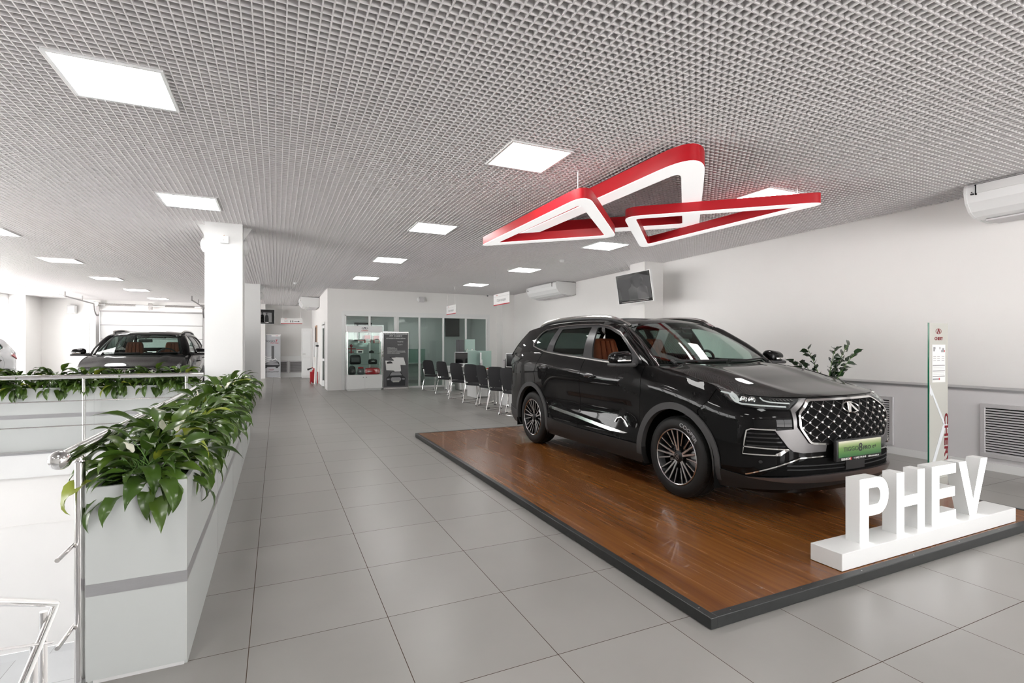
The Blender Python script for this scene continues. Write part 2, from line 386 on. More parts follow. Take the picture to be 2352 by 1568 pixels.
def outl(s):
    s = min(max(s, 0), CUM[-1]-1e-6)
    lo, hi = 0, len(CUM)-1
    while hi-lo > 1:
        m = (lo+hi)//2
        if CUM[m] <= s: lo = m
        else: hi = m
    t = (s-CUM[lo])/(CUM[hi]-CUM[lo])
    def tan(i):
        a, b = OUTL[max(i-1, 0)], OUTL[min(i+1, len(OUTL)-1)]
        return (b[0]-a[0], b[1]-a[1])
    t0, t1 = tan(lo), tan(hi)
    tx, ty = t0[0]*(1-t)+t1[0]*t, t0[1]*(1-t)+t1[1]*t
    n = math.hypot(tx, ty)
    return (OUTL[lo][0]*(1-t)+OUTL[hi][0]*t, OUTL[lo][1]*(1-t)+OUTL[hi][1]*t, ty/n, -tx/n)
def s_of_a(a):
    for i in range(len(OUTL)-1):
        if OUTL[i][1] <= a <= OUTL[i+1][1]:
            t = (a-OUTL[i][1])/(OUTL[i+1][1]-OUTL[i][1]+1e-9); return CUM[i]+t*(CUM[i+1]-CUM[i])
    return 0
ZT = [(-.94, .905), (-.78, .908), (-.62, .92), (-.5, .938), (-.4, .962), (-.3, .99), (0, 1.062), (.25, 1.098), (.45, 1.11), (1.09, 1.12), (1.42, 1.145), (1.98, 1.18), (2.36, 1.205), (3.0, 1.21), (3.5, 1.15), (3.75, 1.10)]
def ztop(s): return interp(ZT, outl(s)[1])
def inset(a, z, zt):
    q = max(0, zt-z)
    wf = 1-smooth(.1, .7, a)
    v = wf*.10*max(0, 1-q/.2)**2+(1-wf)*.06*max(0, 1-q/.2)**2
    dz = smooth(.35, .7, a)*(1-smooth(2.0, 2.35, a))
    v += dz*(.034*math.exp(-((z-.66)/.13)**2)-.012*math.exp(-((z-.40)/.07)**2))
    v += .014*math.exp(-((z-.66)/.1)**2)*(1-dz)*(1 if -.3 < a < 3.2 else 0)*0
    wside = smooth(-.5, -.2, a)*(1-smooth(3.1, 3.4, a))
    v += wside*.05*(max(0, .33-z)/.14)**2+(1-wside)*.07*(max(0, .38-z)/.2)**2
    return v
def B(s, z, off=0., sg=-1):
    l, a, nl, na = outl(abs(s))
    d = off-inset(a, z, interp(ZT, a))
    return (sg*(l+nl*d), a+na*d, z)
def Gx(a, z):
    b = interp(ZT, a)
    t = (z-b)/(1.6-b)
    w = interp([(.3, .84), (.6, .855), (2.6, .857), (3.1, .835), (3.5, .79)], a)
    return w-.07*t-.165*max(t, 0)**2
def G(a, z, off=0., sg=-1): return (sg*(Gx(a, z)+off), a, z)
ZS = [(.95, 1.485), (1.05, 1.515), (1.2, 1.55), (1.4, 1.572), (1.8, 1.59), (2.3, 1.588), (2.8, 1.565), (3.0, 1.545), (3.2, 1.515)]
ZC = [(.9, 1.535), (1.1, 1.585), (1.4, 1.622), (1.8, 1.64), (2.3, 1.637), (2.8, 1.60), (3.2, 1.545)]
def T(a, u, off=0.):   # roof, u in -1..1
    zs = interp(ZS, a); xs = Gx(a, zs)
    return (u*xs, a, zs+(interp(ZC, a)-zs)*(1-abs(u)**2.6)+off)
def W(u, v, off=0.):
    b = (.735*u, .25+.15*u*u, 1.118+.015*u*u); t = (.585*u, .93+.09*u*u, 1.553-.05*u*u)
    p = [b[i]+(t[i]-b[i])*v for i in range(3)]
    bu = .03*4*v*(1-v)*.8+off
    return (p[0], p[1]-bu*.55, p[2]+bu*.83)
def Hd(x, a, off=0.):  # bonnet
    e = interp([(-.9, .925), (-.7, .955), (-.5, .985), (-.3, 1.02), (0, 1.075), (.3, 1.115), (.5, 1.13)], a)
    k = max(0, (abs(x)-.55)/.3)
    z = e+.018*math.exp(-((abs(x)-.36)/.12)**2)*smooth(-.85, -.3, a)-.045*k*k
    n = max(0, (-.74-a-0.10*(1-(x/.7)**2))/.12)
    return (x, a, z-.05*n*n+off)
# ------------------------------------------------------------------ the car model (front towards -y, origin = front axle on the ground)
SA0 = s_of_a(0.); SAR = s_of_a(2.68)
def Bs(s, z, off=0.): return B(s, z, off, -1 if s >= 0 else 1)

def edge_pt(s): return B(s, ztop(s), 0, 1)
_e = [edge_pt(i*SA0*1.35/60) for i in range(61)]
XE = sorted([(p[1], p[0]) for p in _e])
def xe(a):
    for i in range(len(XE)-1):
        if XE[i][0] <= a <= XE[i+1][0]:
            t = (a-XE[i][0])/(XE[i+1][0]-XE[i][0]+1e-9); return XE[i][1]+t*(XE[i+1][1]-XE[i][1])
    return XE[0][1] if a < XE[0][0] else XE[-1][1]
CR = [(-.84, 0), (-.75, .022), (-.5, .045), (-.1, .045), (.2, .032), (.45, .02)]
def Hood(x, a, off=0.):
    w = min(1, abs(x)/max(.05, xe(a)))
    z = interp(ZT, a-.03)+interp(CR, a)*(1-w**3)+.014*math.exp(-((abs(x)-.40-.10*(a+.8))/.07)**2)*smooth(-.85, -.4, a)
    return (x, a-off*.25, z+off)
def arch(cs, r, zc=.36, n=26, z0=.22, a0=None):
    """arch line in (s,z) from rear leg over the top to the front leg"""
    return [(cs+r, z0)]+[(cs+r*math.cos(t*PI/n), zc+r*math.sin(t*PI/n)) for t in range(n+1)]+[(cs-r, z0)]
def SS(a): return s_of_a(a)
DLO = [(.60, 1.122), (.85, 1.124), (1.104, 1.133), (1.441, 1.156), (2.0, 1.190), (2.386, 1.223), (2.60, 1.262), (2.765, 1.298), (2.785, 1.32), (2.76, 1.39), (2.721, 1.460), (2.62, 1.512), (2.328, 1.546), (1.927, 1.556), (1.445, 1.544), (1.211, 1.512), (.98, 1.446), (.808, 1.355), (.62, 1.236), (.505, 1.155), (.50, 1.13)]
QTR = round_poly([(2.605, 1.268), (2.755, 1.303), (2.715, 1.448), (2.64, 1.497), (2.319, 1.526), (2.375, 1.238)], .02)
RDG = round_poly([(2.212, 1.506), (1.569, 1.514), (1.513, 1.178), (2.0, 1.204), (2.214, 1.224)], .02)
FDG = round_poly([(1.443, 1.508), (1.300, 1.498), (1.179, 1.474), (.95, 1.402), (.80, 1.312), (.68, 1.225), (.655, 1.15), (1.099, 1.150), (1.336, 1.165)], .02)
SIDES = ((-1, 'left'), (1, 'right'))
def make_wheel(car, x, a, sg, steer=0.):
    """x = outer face; axle along x"""
    W_ = MB(); Mx = Matrix.Translation((x, a, .345)) @ Matrix.Rotation(R(90)*sg, 4, 'Y')
    # local: z = outwards (after rotation), rim
    prof = [(.232, -.20), (.225, -.15), (.205, -.10), (.205, -.06), (.236, -.02), (.243, -.008), (.238, -.002), (.231, -.006), (.226, -.02), (.200, -.055), (.195, -.10), (.215, -.19)]
    W_.cur = 1; W_.lathe(prof, 48, Mx, caps=False)
    W_.cur = 0; W_.lathe([(.2285, -.006), (.2345, -.0005), (.2405, -.004), (.2345, -.012)], 48, Mx, caps=False)
    def sp(ang, r0, r1, w0, w1, z0, z1, d, c):
        M4 = Mx @ Matrix.Rotation(ang, 4, 'Z'); W_.cur = c
        v = [(r0, -w0, z0), (r1, -w1, z1), (r1, w1, z1), (r0, w0, z0), (r0, -w0, z0-d), (r1, -w1, z1-d), (r1, w1, z1-d), (r0, w0, z0-d)]
        W_.add([M4 @ Vector(p) for p in v], [[0, 1, 2, 3], [7, 6, 5, 4], [4, 5, 1, 0], [5, 6, 2, 1], [6, 7, 3, 2], [7, 4, 0, 3]])
    for k in range(5):
        A = k*2*PI/5+.1
        for q, (da, r0) in enumerate(((-.15, .045), (.15, .045), (-.46, .10), (.46, .10))):
            if q < 2: sp(A+da, r0, .232, .0085, .0062, -.034, -.008, .028, 0); sp(A+da, r0, .230, .013, .010, -.037, -.012, .03, 1)
            else: sp(A+da*.93, r0, .230, .004, .0048, -.030, -.010, .022, 0); sp(A+da*.93, r0, .228, .008, .009, -.034, -.014, .03, 1)
    W_.cur = 1; W_.lathe([(.0, -.022), (.030, -.024), (.052, -.034), (.060, -.06)], 24, Mx)
    for k in range(5):
        W_.cur = 1; M4 = Mx @ Matrix.Rotation(k*2*PI/5+PI/5+.1, 4, 'Z') @ Matrix.Translation((.057, 0, -.04)); W_.lathe([(.009, 0), (.009, .012), (.0, .013)], 10, M4)
    W_.cur = 0; W_.lathe([(.024, -.0215), (.0245, -.018), (.0215, -.018), (.021, -.0215)], 24, Mx, caps=False)
    for k in (-1, 1): W_.add([Mx @ Vector(p) for p in [(-.012, k*.011-.002, -.019), (-.012, k*.011+.003, -.019), (.014, k*.002+.002, -.019), (.014, k*.002-.002, -.019)]], [[0, 1, 2, 3]])
    wh = W_.obj('wheel', [M['rimface'], M['rimdark']], car, smooth=True, ang=25)
    t = MB(); tp = [(.232, -.205), (.262, -.222), (.310, -.222), (.334, -.208), (.3445, -.18)]
    for z in (-.165, -.115, -.065):
        tp += [(.3450, z-.02), (.3450, z-.006), (.338, z-.004), (.338, z+.004), (.3450, z+.006)]
    tp += [(.3445, -.045), (.336, -.020), (.322, -.006), (.300, .001), (.272, .002), (.250, -.002), (.240, -.010), (.234, -.02)]
    t.lathe(tp, 64, Mx, caps=False)
    for k in range(64):   # shoulder sipes as raised blocks
        M4 = Mx @ Matrix.Rotation(k*2*PI/64, 4, 'Z'); w = .0105
        t.add([M4 @ Vector(p) for p in [(.3455, -w, -.047), (.3375, -w, -.019), (.3375, w, -.019), (.3455, w, -.047), (.335, -w, -.05), (.325, -w, -.02), (.325, w, -.02), (.335, w, -.05)]],
              [[0, 1, 2, 3], [4, 5, 1, 0], [6, 7, 3, 2], [5, 6, 2, 1], [7, 4, 0, 3]])
    ty = t.obj('tire', M['rubber'], wh, smooth=True, ang=40)
    d = MB(); d.lathe([(.155, -.075), (.155, -.095), (.06, -.095), (.06, -.075)], 32, Mx)
    d.obj('brake_disc', M['disc'], wh, smooth=True, ang=30)
    cal = MB(); cal.rbox(-.03, .03, -.08, .08, -.02, .035, .012); s = 1 if sg < 0 else -1
    cal.xf(Mx @ Matrix.Rotation(0 if sg < 0 else PI, 4, 'Z') @ Matrix.Translation((0, 0, 0)) @ Matrix.Rotation(R(-90 if sg < 0 else -90), 4, 'Z') @ Matrix.Translation((.148, 0, -.088)))
    cal.obj('brake_caliper', M['disc'], wh, smooth=True)
    if sg < 0 and a < 1:
        def f3(u, v, h):
            th = R(58)-u/.287; r = .287+v
            return tuple(Mx @ Vector((-r*math.sin(R(90)-th)*1., r*math.cos(R(90)-th)*-1., .0025+h)))
        def f4(u, v, h):   # text on the sidewall, reading clockwise seen from outside (-x)
            A = R(38)-u/.287; r = .287+v*1.
            return (x-.0025-h, a-r*math.sin(-A+0) if False else a+r*-math.sin(A-R(0)), .345+r*math.cos(A))
        def f5(u, v, h):
            A = R(-33)-u/.287   # angle from top, positive towards rear (+y); text runs towards the front
            r = .287+v
            return (x-.003-h, a+r*math.sin(A), .345+r*math.cos(A))
        text('COOPER', .046, f5, M['inkgrey'], 'tire_lettering', wh, ext=.0004, bold=.0012, sx=1.25)
    return wh
def make_seat(car, x, a, w=.52, rows=1):
    s = MB(); B_ = .86 if w > .45 else .66
    s.rbox(x-w/2, x+w/2, a-.28, a+.26, .42, .60, .05, 4)
    n0 = len(s.v); s.rbox(x-w/2+.02, x+w/2-.02, -.07, .07, 0, B_, .06, 4)
    for q in (-1, 0, 1): s.rbox(x+q*w*.2-w*.095, x+q*w*.2+w*.095, -.088, -.055, .08, B_-.04, .025, 3)
    for i in range(n0, len(s.v)):
        px_, py_, pz_ = s.v[i]; px_ = x+(px_-x)*(1-.38*smooth(B_*.55, B_, pz_)); p = Vector((px_, py_, pz_)); t = R(-17); y = p.y*math.cos(t)-p.z*math.sin(t); z = p.y*math.sin(t)+p.z*math.cos(t); s.v[i] = (p.x, a+.20+y, .56+z)
    return s.obj('seat', M['brown'], car, smooth=True)
def emblem(mb, f3, w, h, t=.006):
    """oval ring with a peaked A"""
    n = 40
    def ring(a0, b0, a1, b1, z):
        vs = []
        for k in range(n):
            c, s = math.cos(2*PI*k/n), math.sin(2*PI*k/n)
            vs += [f3(a0*c, b0*s, 0), f3((a0+a1)/2*c, (b0+b1)/2*s, z), f3(a1*c, b1*s, 0)]
        fs = []
        for k in range(n):
            j = (k+1) % n
            for q in (0, 1): fs.append([k*3+q, k*3+q+1, j*3+q+1, j*3+q])
        mb.add(vs, fs)
    ring(w/2, h/2, w/2*.85, h/2*.78, t)
    P = [(-.30*w, -.40*h), (-.06*w, .42*h), (.06*w, .42*h), (.30*w, -.40*h), (.17*w, -.40*h), (0.0, .14*h), (-.17*w, -.40*h)]
    for poly in ([P[0], P[1], P[5], P[6]], [P[1], P[2], P[5]], [P[5], P[2], P[3], P[4]]): mb.prism(poly, f3, 0, t)
    return mb
def make_car(name, label, loc, paint, rz=0., full=True, group=None):
    car = empty(name, label, 'car', loc, rz, group)
    PT = M[paint]
    zt = ztop
    # front bumper, wraps round both corners
    half = [(1.17, .20), (1.16, .36), (1.20, .54), (1.27, .66), (1.295, .775), (1.20, .86), (1.165, zt(1.165))]
    top = [(s, zt(abs(s))-.002) for s in [1.1-i*.1 for i in range(23)]]
    fb = [(-1.17, .20)]+[(-1.1+i*.2, .20) for i in range(12)]+half+top+[(-s, z) for s, z in half[::-1][:-1]]
    patch('front_bumper', fb, Bs, PT, car, sp=.035, th=.015)
    # bonnet
    hb = [B(i*s_of_a(.40)/30, ztop(i*s_of_a(.40)/30), -.004, 1) for i in range(31)]
    hb = [(p[0], p[1]) for p in hb]
    cowl = [(x, .225+.15*(x/.735)**2) for x in [.68-i*.136 for i in range(11)]]
    hood = [(p[0], p[1]) for p in hb]+cowl+[(-p[0], p[1]) for p in hb[::-1][:-1]]
    bn = patch('bonnet', hood, Hood, PT, car, sp=.04, th=.012)
    cw = patch('cowl', [(x, .17+.15*(x/.735)**2) for x in [-.81+i*.162 for i in range(11)]]+[(x, .42+.13*(x/.735)**2) for x in [.81-i*.162 for i in range(11)]], lambda x, a, o: (x, a, interp(ZT, a)+.006-.02*0+o-.01), M['black'], car, th=.01, sp=.06)
    for sg, nm in SIDES:
        f = lambda s, z, o, sg=sg: B(s, z, o, sg)
        ar = arch(SA0, .412); rr = arch(SAR, .430, zc=.345)
        # fender: arch from front leg to rear leg then up
        fa = [(1.17, .20), (1.16, .36), (1.20, .54), (1.27, .66), (1.30, .775), (1.205, .862), (1.17, zt(1.17))]
        topf = [(s, zt(s)) for s in [1.17+i*.07 for i in range(12)]+[2.0]]
        ar_f = [p for p in ar if p[0] > 1.22 or p[1] > .6]
        arc_in = [(SA0+.412*math.cos(t), .36+.412*math.sin(t)) for t in [PI*i/24 for i in range(25)]]
        left_leg = [(p) for p in arc_in]           # rear leg (t=0) .. front leg (t=pi)
        fen = [(2.0, zt(2.0))]+[(2.002, 1.08), (1.99, .883), (2.004, .72), (2.004, .28), (SA0+.412, .28)]+left_leg[:-4]+[(1.215, .58), (1.285, .66), (1.30, .775), (1.205, .862), (1.172, zt(1.172))]+[(s, zt(s)) for s in [1.24+i*.075 for i in range(10)]]
        patch('fender', fen, f, PT, car, sp=.04, th=.012)
        # doors
        fd = [(2.010, .385), (2.009, .72), (1.996, .883), (2.008, 1.08), (2.006, zt(2.006)-.002)]+[(s, zt(s)-.003) for s in [2.1+i*.1 for i in range(9)]]+[(3.008, zt(3.0)-.003), (3.012, 1.10), (3.038, .91), (3.058, .684), (3.045, .385)]
        dr = patch('door', fd, f, PT, car, sp=.04, th=.014)
        arc_r = [(SAR+.43*math.cos(t), .345+.43*math.sin(t)) for t in [PI*i/24 for i in range(25)]]
        rd_arc = [p for p in arc_r if p[0] < 4.12 and p[1] > .37]
        rd = [(3.053, .385), (3.066, .684), (3.046, .91), (3.02, 1.10), (3.016, zt(3.02)-.003)]+[(s, zt(s)-.003) for s in [3.1+i*.1 for i in range(9)]]+[(4.0, zt(4.0)-.003), (4.045, 1.12), (4.15, .96), (4.12, .82)]+[(p[0]-.006, p[1]) for p in sorted(rd_arc, key=lambda p: -p[0])]+[(SAR-.43-.006, .385)]
        dr2 = patch('door', rd, f, PT, car, sp=.04, th=.014)
        # quarter panel up to the tail
        qa = [p for p in arc_r if p[0] > 4.10]
        qp = [(4.158, .96), (4.053, 1.12), (4.012, zt(4.01)-.003)]+[(s, zt(s)-.003) for s in [4.1+i*.12 for i in range(10)]]+[(5.2, zt(5.2))]+[(5.25, .22), (SAR+.43, .22)]+sorted(qa, key=lambda p: p[1])[0:0]+[(p[0], p[1]) for p in qa]
        patch('quarter_panel', qp, f, PT, car, sp=.045, th=.012)
        # black inner shell closes the panel gaps
        sh = [(2.0, .24), (2.0, 1.05), (3.0, 1.07), (4.0, 1.1), (4.8, 1.1), (4.8, .3), (SAR+.45, .3)]+[(SAR+.45*math.cos(t), .345+.45*math.sin(t)) for t in [PI*i/16 for i in range(17)]]+[(SAR-.45, .24)]
        patch('inner_body', sh, lambda s, z, o, f=f: f(s, z, o-.035), M['cabin'], car, sp=.09, th=.01)
        # handles
        for d, (hs, hz) in ((dr2, (3.888, 1.015)), (dr, (2.844, .966))):
            k = MB(); cup = []
            patch('', round_poly([(hs-.075, hz-.045), (hs+.075, hz-.045), (hs+.075, hz+.035), (hs-.075, hz+.035)], .035), f, None, sp=.02, th=.004, off=.0025, mb=k)
            for i in range(9):
                pass
            pts = [f(hs-.105+i*.0235, hz+.004, .006+.030*math.sin(PI*i/8)**.6) for i in range(9)]
            k.tube(pts, [.008, .013, .015, .016, .016, .016, .015, .013, .008], 10)
            k.obj('door_handle', M['blackgloss'], d, smooth=True)
        # mirror
        mr = MB(); mr.rbox(-.115, .115, -.055, .075, -.055, .085, .052, 5)
        cx, cy, cz = sg*1.045, .545, 1.165
        for i, v in enumerate(mr.v):
            x, y, z = v; kx = 1-.18*max(0, -y)/.05; mr.v[i] = (cx+x*1.0, cy+y*1.1+.02*abs(x)/.11, cz+z*(1-.25*(1 if x*sg > 0 else 0)*abs(x)/.115)*kx)
        mo = mr.obj('mirror', PT, dr, smooth=True)
        ml = MB(); ml.rbox(cx-.118, cx+.118, cy-.062, cy+.085, cz-.065, cz-.028, .018, 3); ml.tube([(sg*.83, .60, 1.135), (sg*.90, .575, 1.125), (sg*.97, .56, 1.128)], [.045, .034, .03], 10)
        ml.obj('mirror_base', M['clad'], mo, smooth=True)
        mi = MB(); mi.rbox(cx+sg*.02-.075, cx+sg*.02+.075, cy-.068, cy-.05, cz-.018, cz+.004, .006, 2); mi.obj('turn_signal', M['chrome'], mo, smooth=True)
        # wheel arch trims
        for cs, ro, ri, zc, b0, b1 in ((SA0, .470, .405, .350, .25, .29), (SAR, .485, .422, .340, .25, .29)):
            n = 30; outp = [(cs+ro, b1)]+[(cs+ro*math.cos(PI*t/n)*(1 if t < 15 else .985), zc+ro*.985*math.sin(PI*t/n)) for t in range(n+1)]+[(cs-ro*.985, b0)]
            inp = [(cs+ri, b1)]+[(cs+ri*math.cos(PI*t/n), zc+ri*math.sin(PI*t/n)) for t in range(n+1)]+[(cs-ri, b0)]
            patch('wheel_arch_trim', outp+inp[::-1], f, M['clad'], car, sp=.03, th=.05, off=.016)
        # wheel housings
        for a0, r in ((0, .425), (2.68, .445)):
            k = MB(); n = 20
            vs = [(sg*x, a0+r*math.cos(PI*t/n), .35+r*math.sin(PI*t/n)) for x in (.905, .50) for t in range(n+1)]+[(sg*x, a0+q*r, .18) for x in (.905, .5) for q in (1, -1)]
            fs = [[t, t+1, n+2+t, n+1+t] for t in range(n)]; b = 2*(n+1)
            fs += [[b, 0, n+1, b+2], [b+1, n, 2*n+1, b+3], [b+2]+[n+1+t for t in range(n+1)]+[b+3]]
            k.add(vs, fs); k.obj('wheel_housing', M['mattblack'], car, smooth=True)
        # sill cladding + bright strip
        sill = [(SA0+.40, .20), (SA0+.405, .375), (3.05, .378), (SAR-.415, .405), (SAR-.41, .20)]
        patch('side_sill', sill, f, M['sill'], car, sp=.05, th=.05, off=.012)
        patch('door_trim', [(3.752, .560), (3.742, .528), (3.40, .506), (3.08, .487), (2.75, .462), (2.45, .440), (2.22, .445), (2.163, .458), (2.6, .482), (3.08, .520), (3.45, .543)], f, M['chrome'], car, sp=.03, th=.02, off=.014)
        patch('door_trim', ribbon([(2.385, .535), (2.36, .575), (2.30, .592), (2.235, .565), (2.175, .515)], .010), f, M['chrome'], car, sp=.02, th=.01, off=.012)
        # upper side: frame round the side windows, painted
        g = lambda a, z, o, sg=sg: G(a, z, o, sg)
        zs_ = lambda a: interp(ZS, a)
        up = [(.44, 1.108), (.60, 1.245), (.79, 1.368), (.95, zs_(.95)-.012)]+[(a, zs_(a)) for a in [1.05, 1.2, 1.4, 1.6, 1.8, 2.05, 2.3, 2.55, 2.8, 3.0, 3.2]]+[(3.32, 1.36), (3.5, 1.20), (3.55, 1.12), (3.3, 1.13), (3.0, 1.2), (2.7, 1.205), (2.36, 1.20), (1.98, 1.175), (1.42, 1.14), (1.09, 1.115), (.45, 1.10)]
        patch('side_frame', up, g, PT, car, holes=[DLO], sp=.04, th=.02)
        tr = patch('window_trim', inset_poly(DLO, -.003), g, M['trimgrey'], car, holes=[QTR, RDG, FDG], sp=.03, th=.018, off=-.004)
        line = [p for p in DLO]
        patch('window_chrome', ribbon(line[1:8], .013), g, M['chrome'], car, sp=.03, th=.01, off=.007)
        patch('window_chrome', ribbon(line[7:20], .010), g, M['chrome'], car, sp=.03, th=.01, off=.006)
        patch('side_window', inset_poly(QTR, -.006), g, M['tint'], car, sp=.06, th=.004, off=-.012)
        patch('side_window', inset_poly(RDG, -.006), g, M['tint'], car, sp=.06, th=.004, off=-.012)
        if sg > 0 or not full: patch('side_window', inset_poly(FDG, -.006), g, M['windscreen'], car, sp=.06, th=.004, off=-.012)
        # A pillar: from the side frame to the windscreen edge
        c1 = [(.40, 1.045), (.44, 1.108), (.52, 1.178), (.60, 1.245), (.69, 1.308), (.79, 1.368), (.87, 1.42), (.95, 1.473), (1.0, 1.492)]
        vs = []; fs = []; n = len(c1); mm = 6
        for i, (a, z) in enumerate(c1):
            p = Vector(G(a, z, 0, sg)); q = Vector(W(sg*1.0, -.15 if i == 0 else (i-1)/(n-2)*1.0, 0))
            for j in range(mm+1):
                t = j/mm; r = p.lerp(q, t); b = 4*t*(1-t)*.022; r += Vector((sg*.6, -.35, .7)).normalized()*b; vs.append(r)
        for i in range(n-1):
            for j in range(mm): fs.append([i*(mm+1)+j, i*(mm+1)+j+1, (i+1)*(mm+1)+j+1, (i+1)*(mm+1)+j])
        mesh('pillar', vs, fs, PT, car, smooth=True)
        # roof rail
        rl = MB(); pts = [(2.93, 1.560), (2.80, 1.610), (2.6, 1.632), (2.3, 1.646), (1.8, 1.645), (1.4, 1.628), (1.2, 1.596), (1.08, 1.555), (.99, 1.508)]
        pp = catmull([(sg*(.625-.03*(a < 1.1)), a, z) for a, z in pts], 4)
        rl.tube(pp, .017, 8); 
        for i, v in enumerate(rl.v): pass
        rl.obj('roof_rail', M['steel'], car, smooth=True)
        rb = MB(); rb.tube([(x, y, z-.028) for x, y, z in pp[2:-3]], .02, 8); rb.obj('rail_base', M['black'], car, smooth=True)
        # head lamp
        hl = [(1.186, .972), (1.101, .912), (1.037, .871), (.959, .849), (.799, .828), (.584, .825), (.547, .852), (.455, .896), (.60, .902), (.75, .908), (.90, .915), (1.05, .94)]
        hm = patch('headlamp', hl, f, M['lampgrey'], car, sp=.03, th=.012, off=.002)
        k = MB()
        for rib, w in (([(1.13, .937), (1.06, .926), (1.03, .90), (.99, .87), (.94, .856), (.80, .850), (.605, .843)], .010), ([(.80, .905), (.775, .885), (.72, .874), (.565, .866)], .009), ([(1.05, .93), (1.0, .905), (.965, .870)], .022)):
            patch('', ribbon(rib, w), f, None, sp=.02, th=.008, off=.012, mb=k)
        k.obj('light_strip', M['paper'] if full else M['letter'], hm, smooth=True)
        k = MB()
        for s_, z_ in ((.93, .885), (.865, .885)):
            c = Vector(f(s_, z_, .004)); nrm = (Vector(f(s_, z_, .02))-c).normalized(); q = nrm.to_track_quat('Z', 'Y').to_matrix().to_4x4(); q.translation = c
            k.lathe([(.027, 0), (.027, .006), (.022, .008), (.017, .004), (.0, .009)], 20, q)
        k2 = patch('', [(1.16, .958), (1.09, .916), (1.035, .880), (.985, .864), (.975, .92), (1.04, .938)], f, None, sp=.03, th=.004, off=.006, mb=k)
        for i in range(7): patch('', ribbon([(.72-i*.03, .893), (.70-i*.03, .882)], .006), f, None, sp=.02, th=.004, off=.006, mb=k)
        k.obj('reflector', M['chrome'], hm, smooth=True)
        patch('lamp_lens', hl, f, M['lens'], hm, sp=.04, th=.003, off=.024)
        # front corner: vent recess, satin wing, chrome frame, slats
        patch('corner_vent', round_poly([(.90, .675), (.935, .60), (.93, .47), (.66, .485), (.60, .53), (.70, .66), (.72, .675)], .02), f, M['mattblack'], car, sp=.03, th=.006, off=.003)
        k = MB()
        for i in range(4): patch('', ribbon([(.90-.003*i, .645-i*.030), (.70-.022*i, .648-i*.030)], .011), f, None, sp=.03, th=.012, off=.012, mb=k)
        k.obj('vent_slat', M['blackgloss'], car, smooth=True)
        patch('vent_chrome', ribbon([(.70, .678), (.865, .678), (.893, .665), (.905, .60), (.918, .488), (.665, .492), (.610, .535), (.915, .543)], .009), f, M['chrome'], car, sp=.02, th=.008, off=.012)
        patch('vent_chrome', [(.665, .492), (.602, .535), (.630, .540), (.705, .500)], f, M['chrome'], car, sp=.02, th=.008, off=.014)
        patch('front_wing_trim', [(.390, .900), (.455, .899), (.575, .826), (.572, .684), (.705, .672), (.614, .55), (.575, .520), (.50, .508), (.30, .512), (.29, .56), (.455, .578), (.548, .70), (.545, .806)], f, M['satin'], car, sp=.025, th=.012, off=.010)
        k = MB(); c = Vector(f(.80, .437, .004)); q = (Vector(f(.80, .437, .03))-c).normalized().to_track_quat('Z', 'Y').to_matrix().to_4x4(); q.translation = c
        k.lathe([(.013, 0), (.013, .004), (.010, .006), (.008, .004), (.0, .004)], 16, q); k.obj('parking_sensor', M['black'], car, smooth=True)
        # tail lamp
        patch('tail_lamp', [(4.60, 1.13), (4.95, 1.17), (5.25, 1.10), (5.25, 1.0), (4.95, 1.04), (4.75, 1.08)], f, M['red'] if not full else M['lens'], car, sp=.04, th=.02, off=.02)
        make_wheel(car, sg*.900, 0, sg); make_wheel(car, sg*.900, 2.68, sg)
    # grille
    gp = round_poly([(-.530, .80), (-.535, .70), (-.445, .575), (-.29, .562), (.29, .562), (.445, .575), (.535, .70), (.530, .80), (.395, .893), (-.395, .893)], .03)
    gr = patch('grille', gp, Bs, M['mattblack'], car, sp=.03, th=.006, off=.004)
    gi = inset_poly(gp, .012)
    patch('grille_frame', inset_poly(gp, -.003), Bs, M['chrome'], gr, holes=[gi], sp=.02, th=.022, off=.022)
    k = MB(); st = MB(); PXg, PZg = .112, .150
    for i in range(-9, 10):
        for sgn in (1, -1):
            # diagonal lines clipped to the grille
            run = []
            for t in range(-40, 41):
                x = i*PXg+sgn*t*.012; z = .73+t*.012*.67
                if inpoly(x, z, gi): run.append((x, z))
                else:
                    if len(run) > 1: patch('', ribbon([run[0], run[-1]], .0024), Bs, None, sp=.04, th=.006, off=.009, mb=k)
                    run = []
            if len(run) > 1: patch('', ribbon([run[0], run[-1]], .0024), Bs, None, sp=.04, th=.006, off=.009, mb=k)
    gm_ = k
    for i in range(-14, 15):
        for j in range(-8, 9):
            if (i+j) % 2: continue
            x = i*PXg/2; z = .73+j*PZg/4*1.0
            if not inpoly(x, z, inset_poly(gi, .006)) or (abs(x) < .12 and abs(z-.83) < .05) or (abs(x) < .30 and z < .60): continue
            c = Vector(Bs(x, z, .006)); q = (Vector(Bs(x, z, .04))-c).normalized().to_track_quat('Z', 'Y').to_matrix().to_4x4(); q.translation = c
            st.lathe([(.0115, 0), (.0120, .008), (.0085, .014), (.0, .016)], 8, q)
    gm_.cur = 1; gm_.add(st.v, st.f); gm_.obj('grille_mesh', [M['satin'], M['chrome']], gr, smooth=True)
    em = MB(); emblem(em, lambda u, v, h: Bs(-u, .828+v, .028+h), .205, .082, .006)
    em.obj('emblem', M['chrome'], gr, smooth=True)
    # lower intake, lip, skid
    patch('lower_grille', round_poly([(-.80, .395), (-.74, .455), (-.45, .462), (0, .455), (.45, .462), (.66, .40), (.80, .335), (0, .352), (-.80, .335)], .01), Bs, M['mattblack'], car, sp=.03, th=.006, off=.003)
    k = MB()
    for z in (.385, .415): patch('', ribbon([(-.62, z), (0, z-.006), (.62, z)], .008), Bs, None, sp=.04, th=.006, off=.008, mb=k)
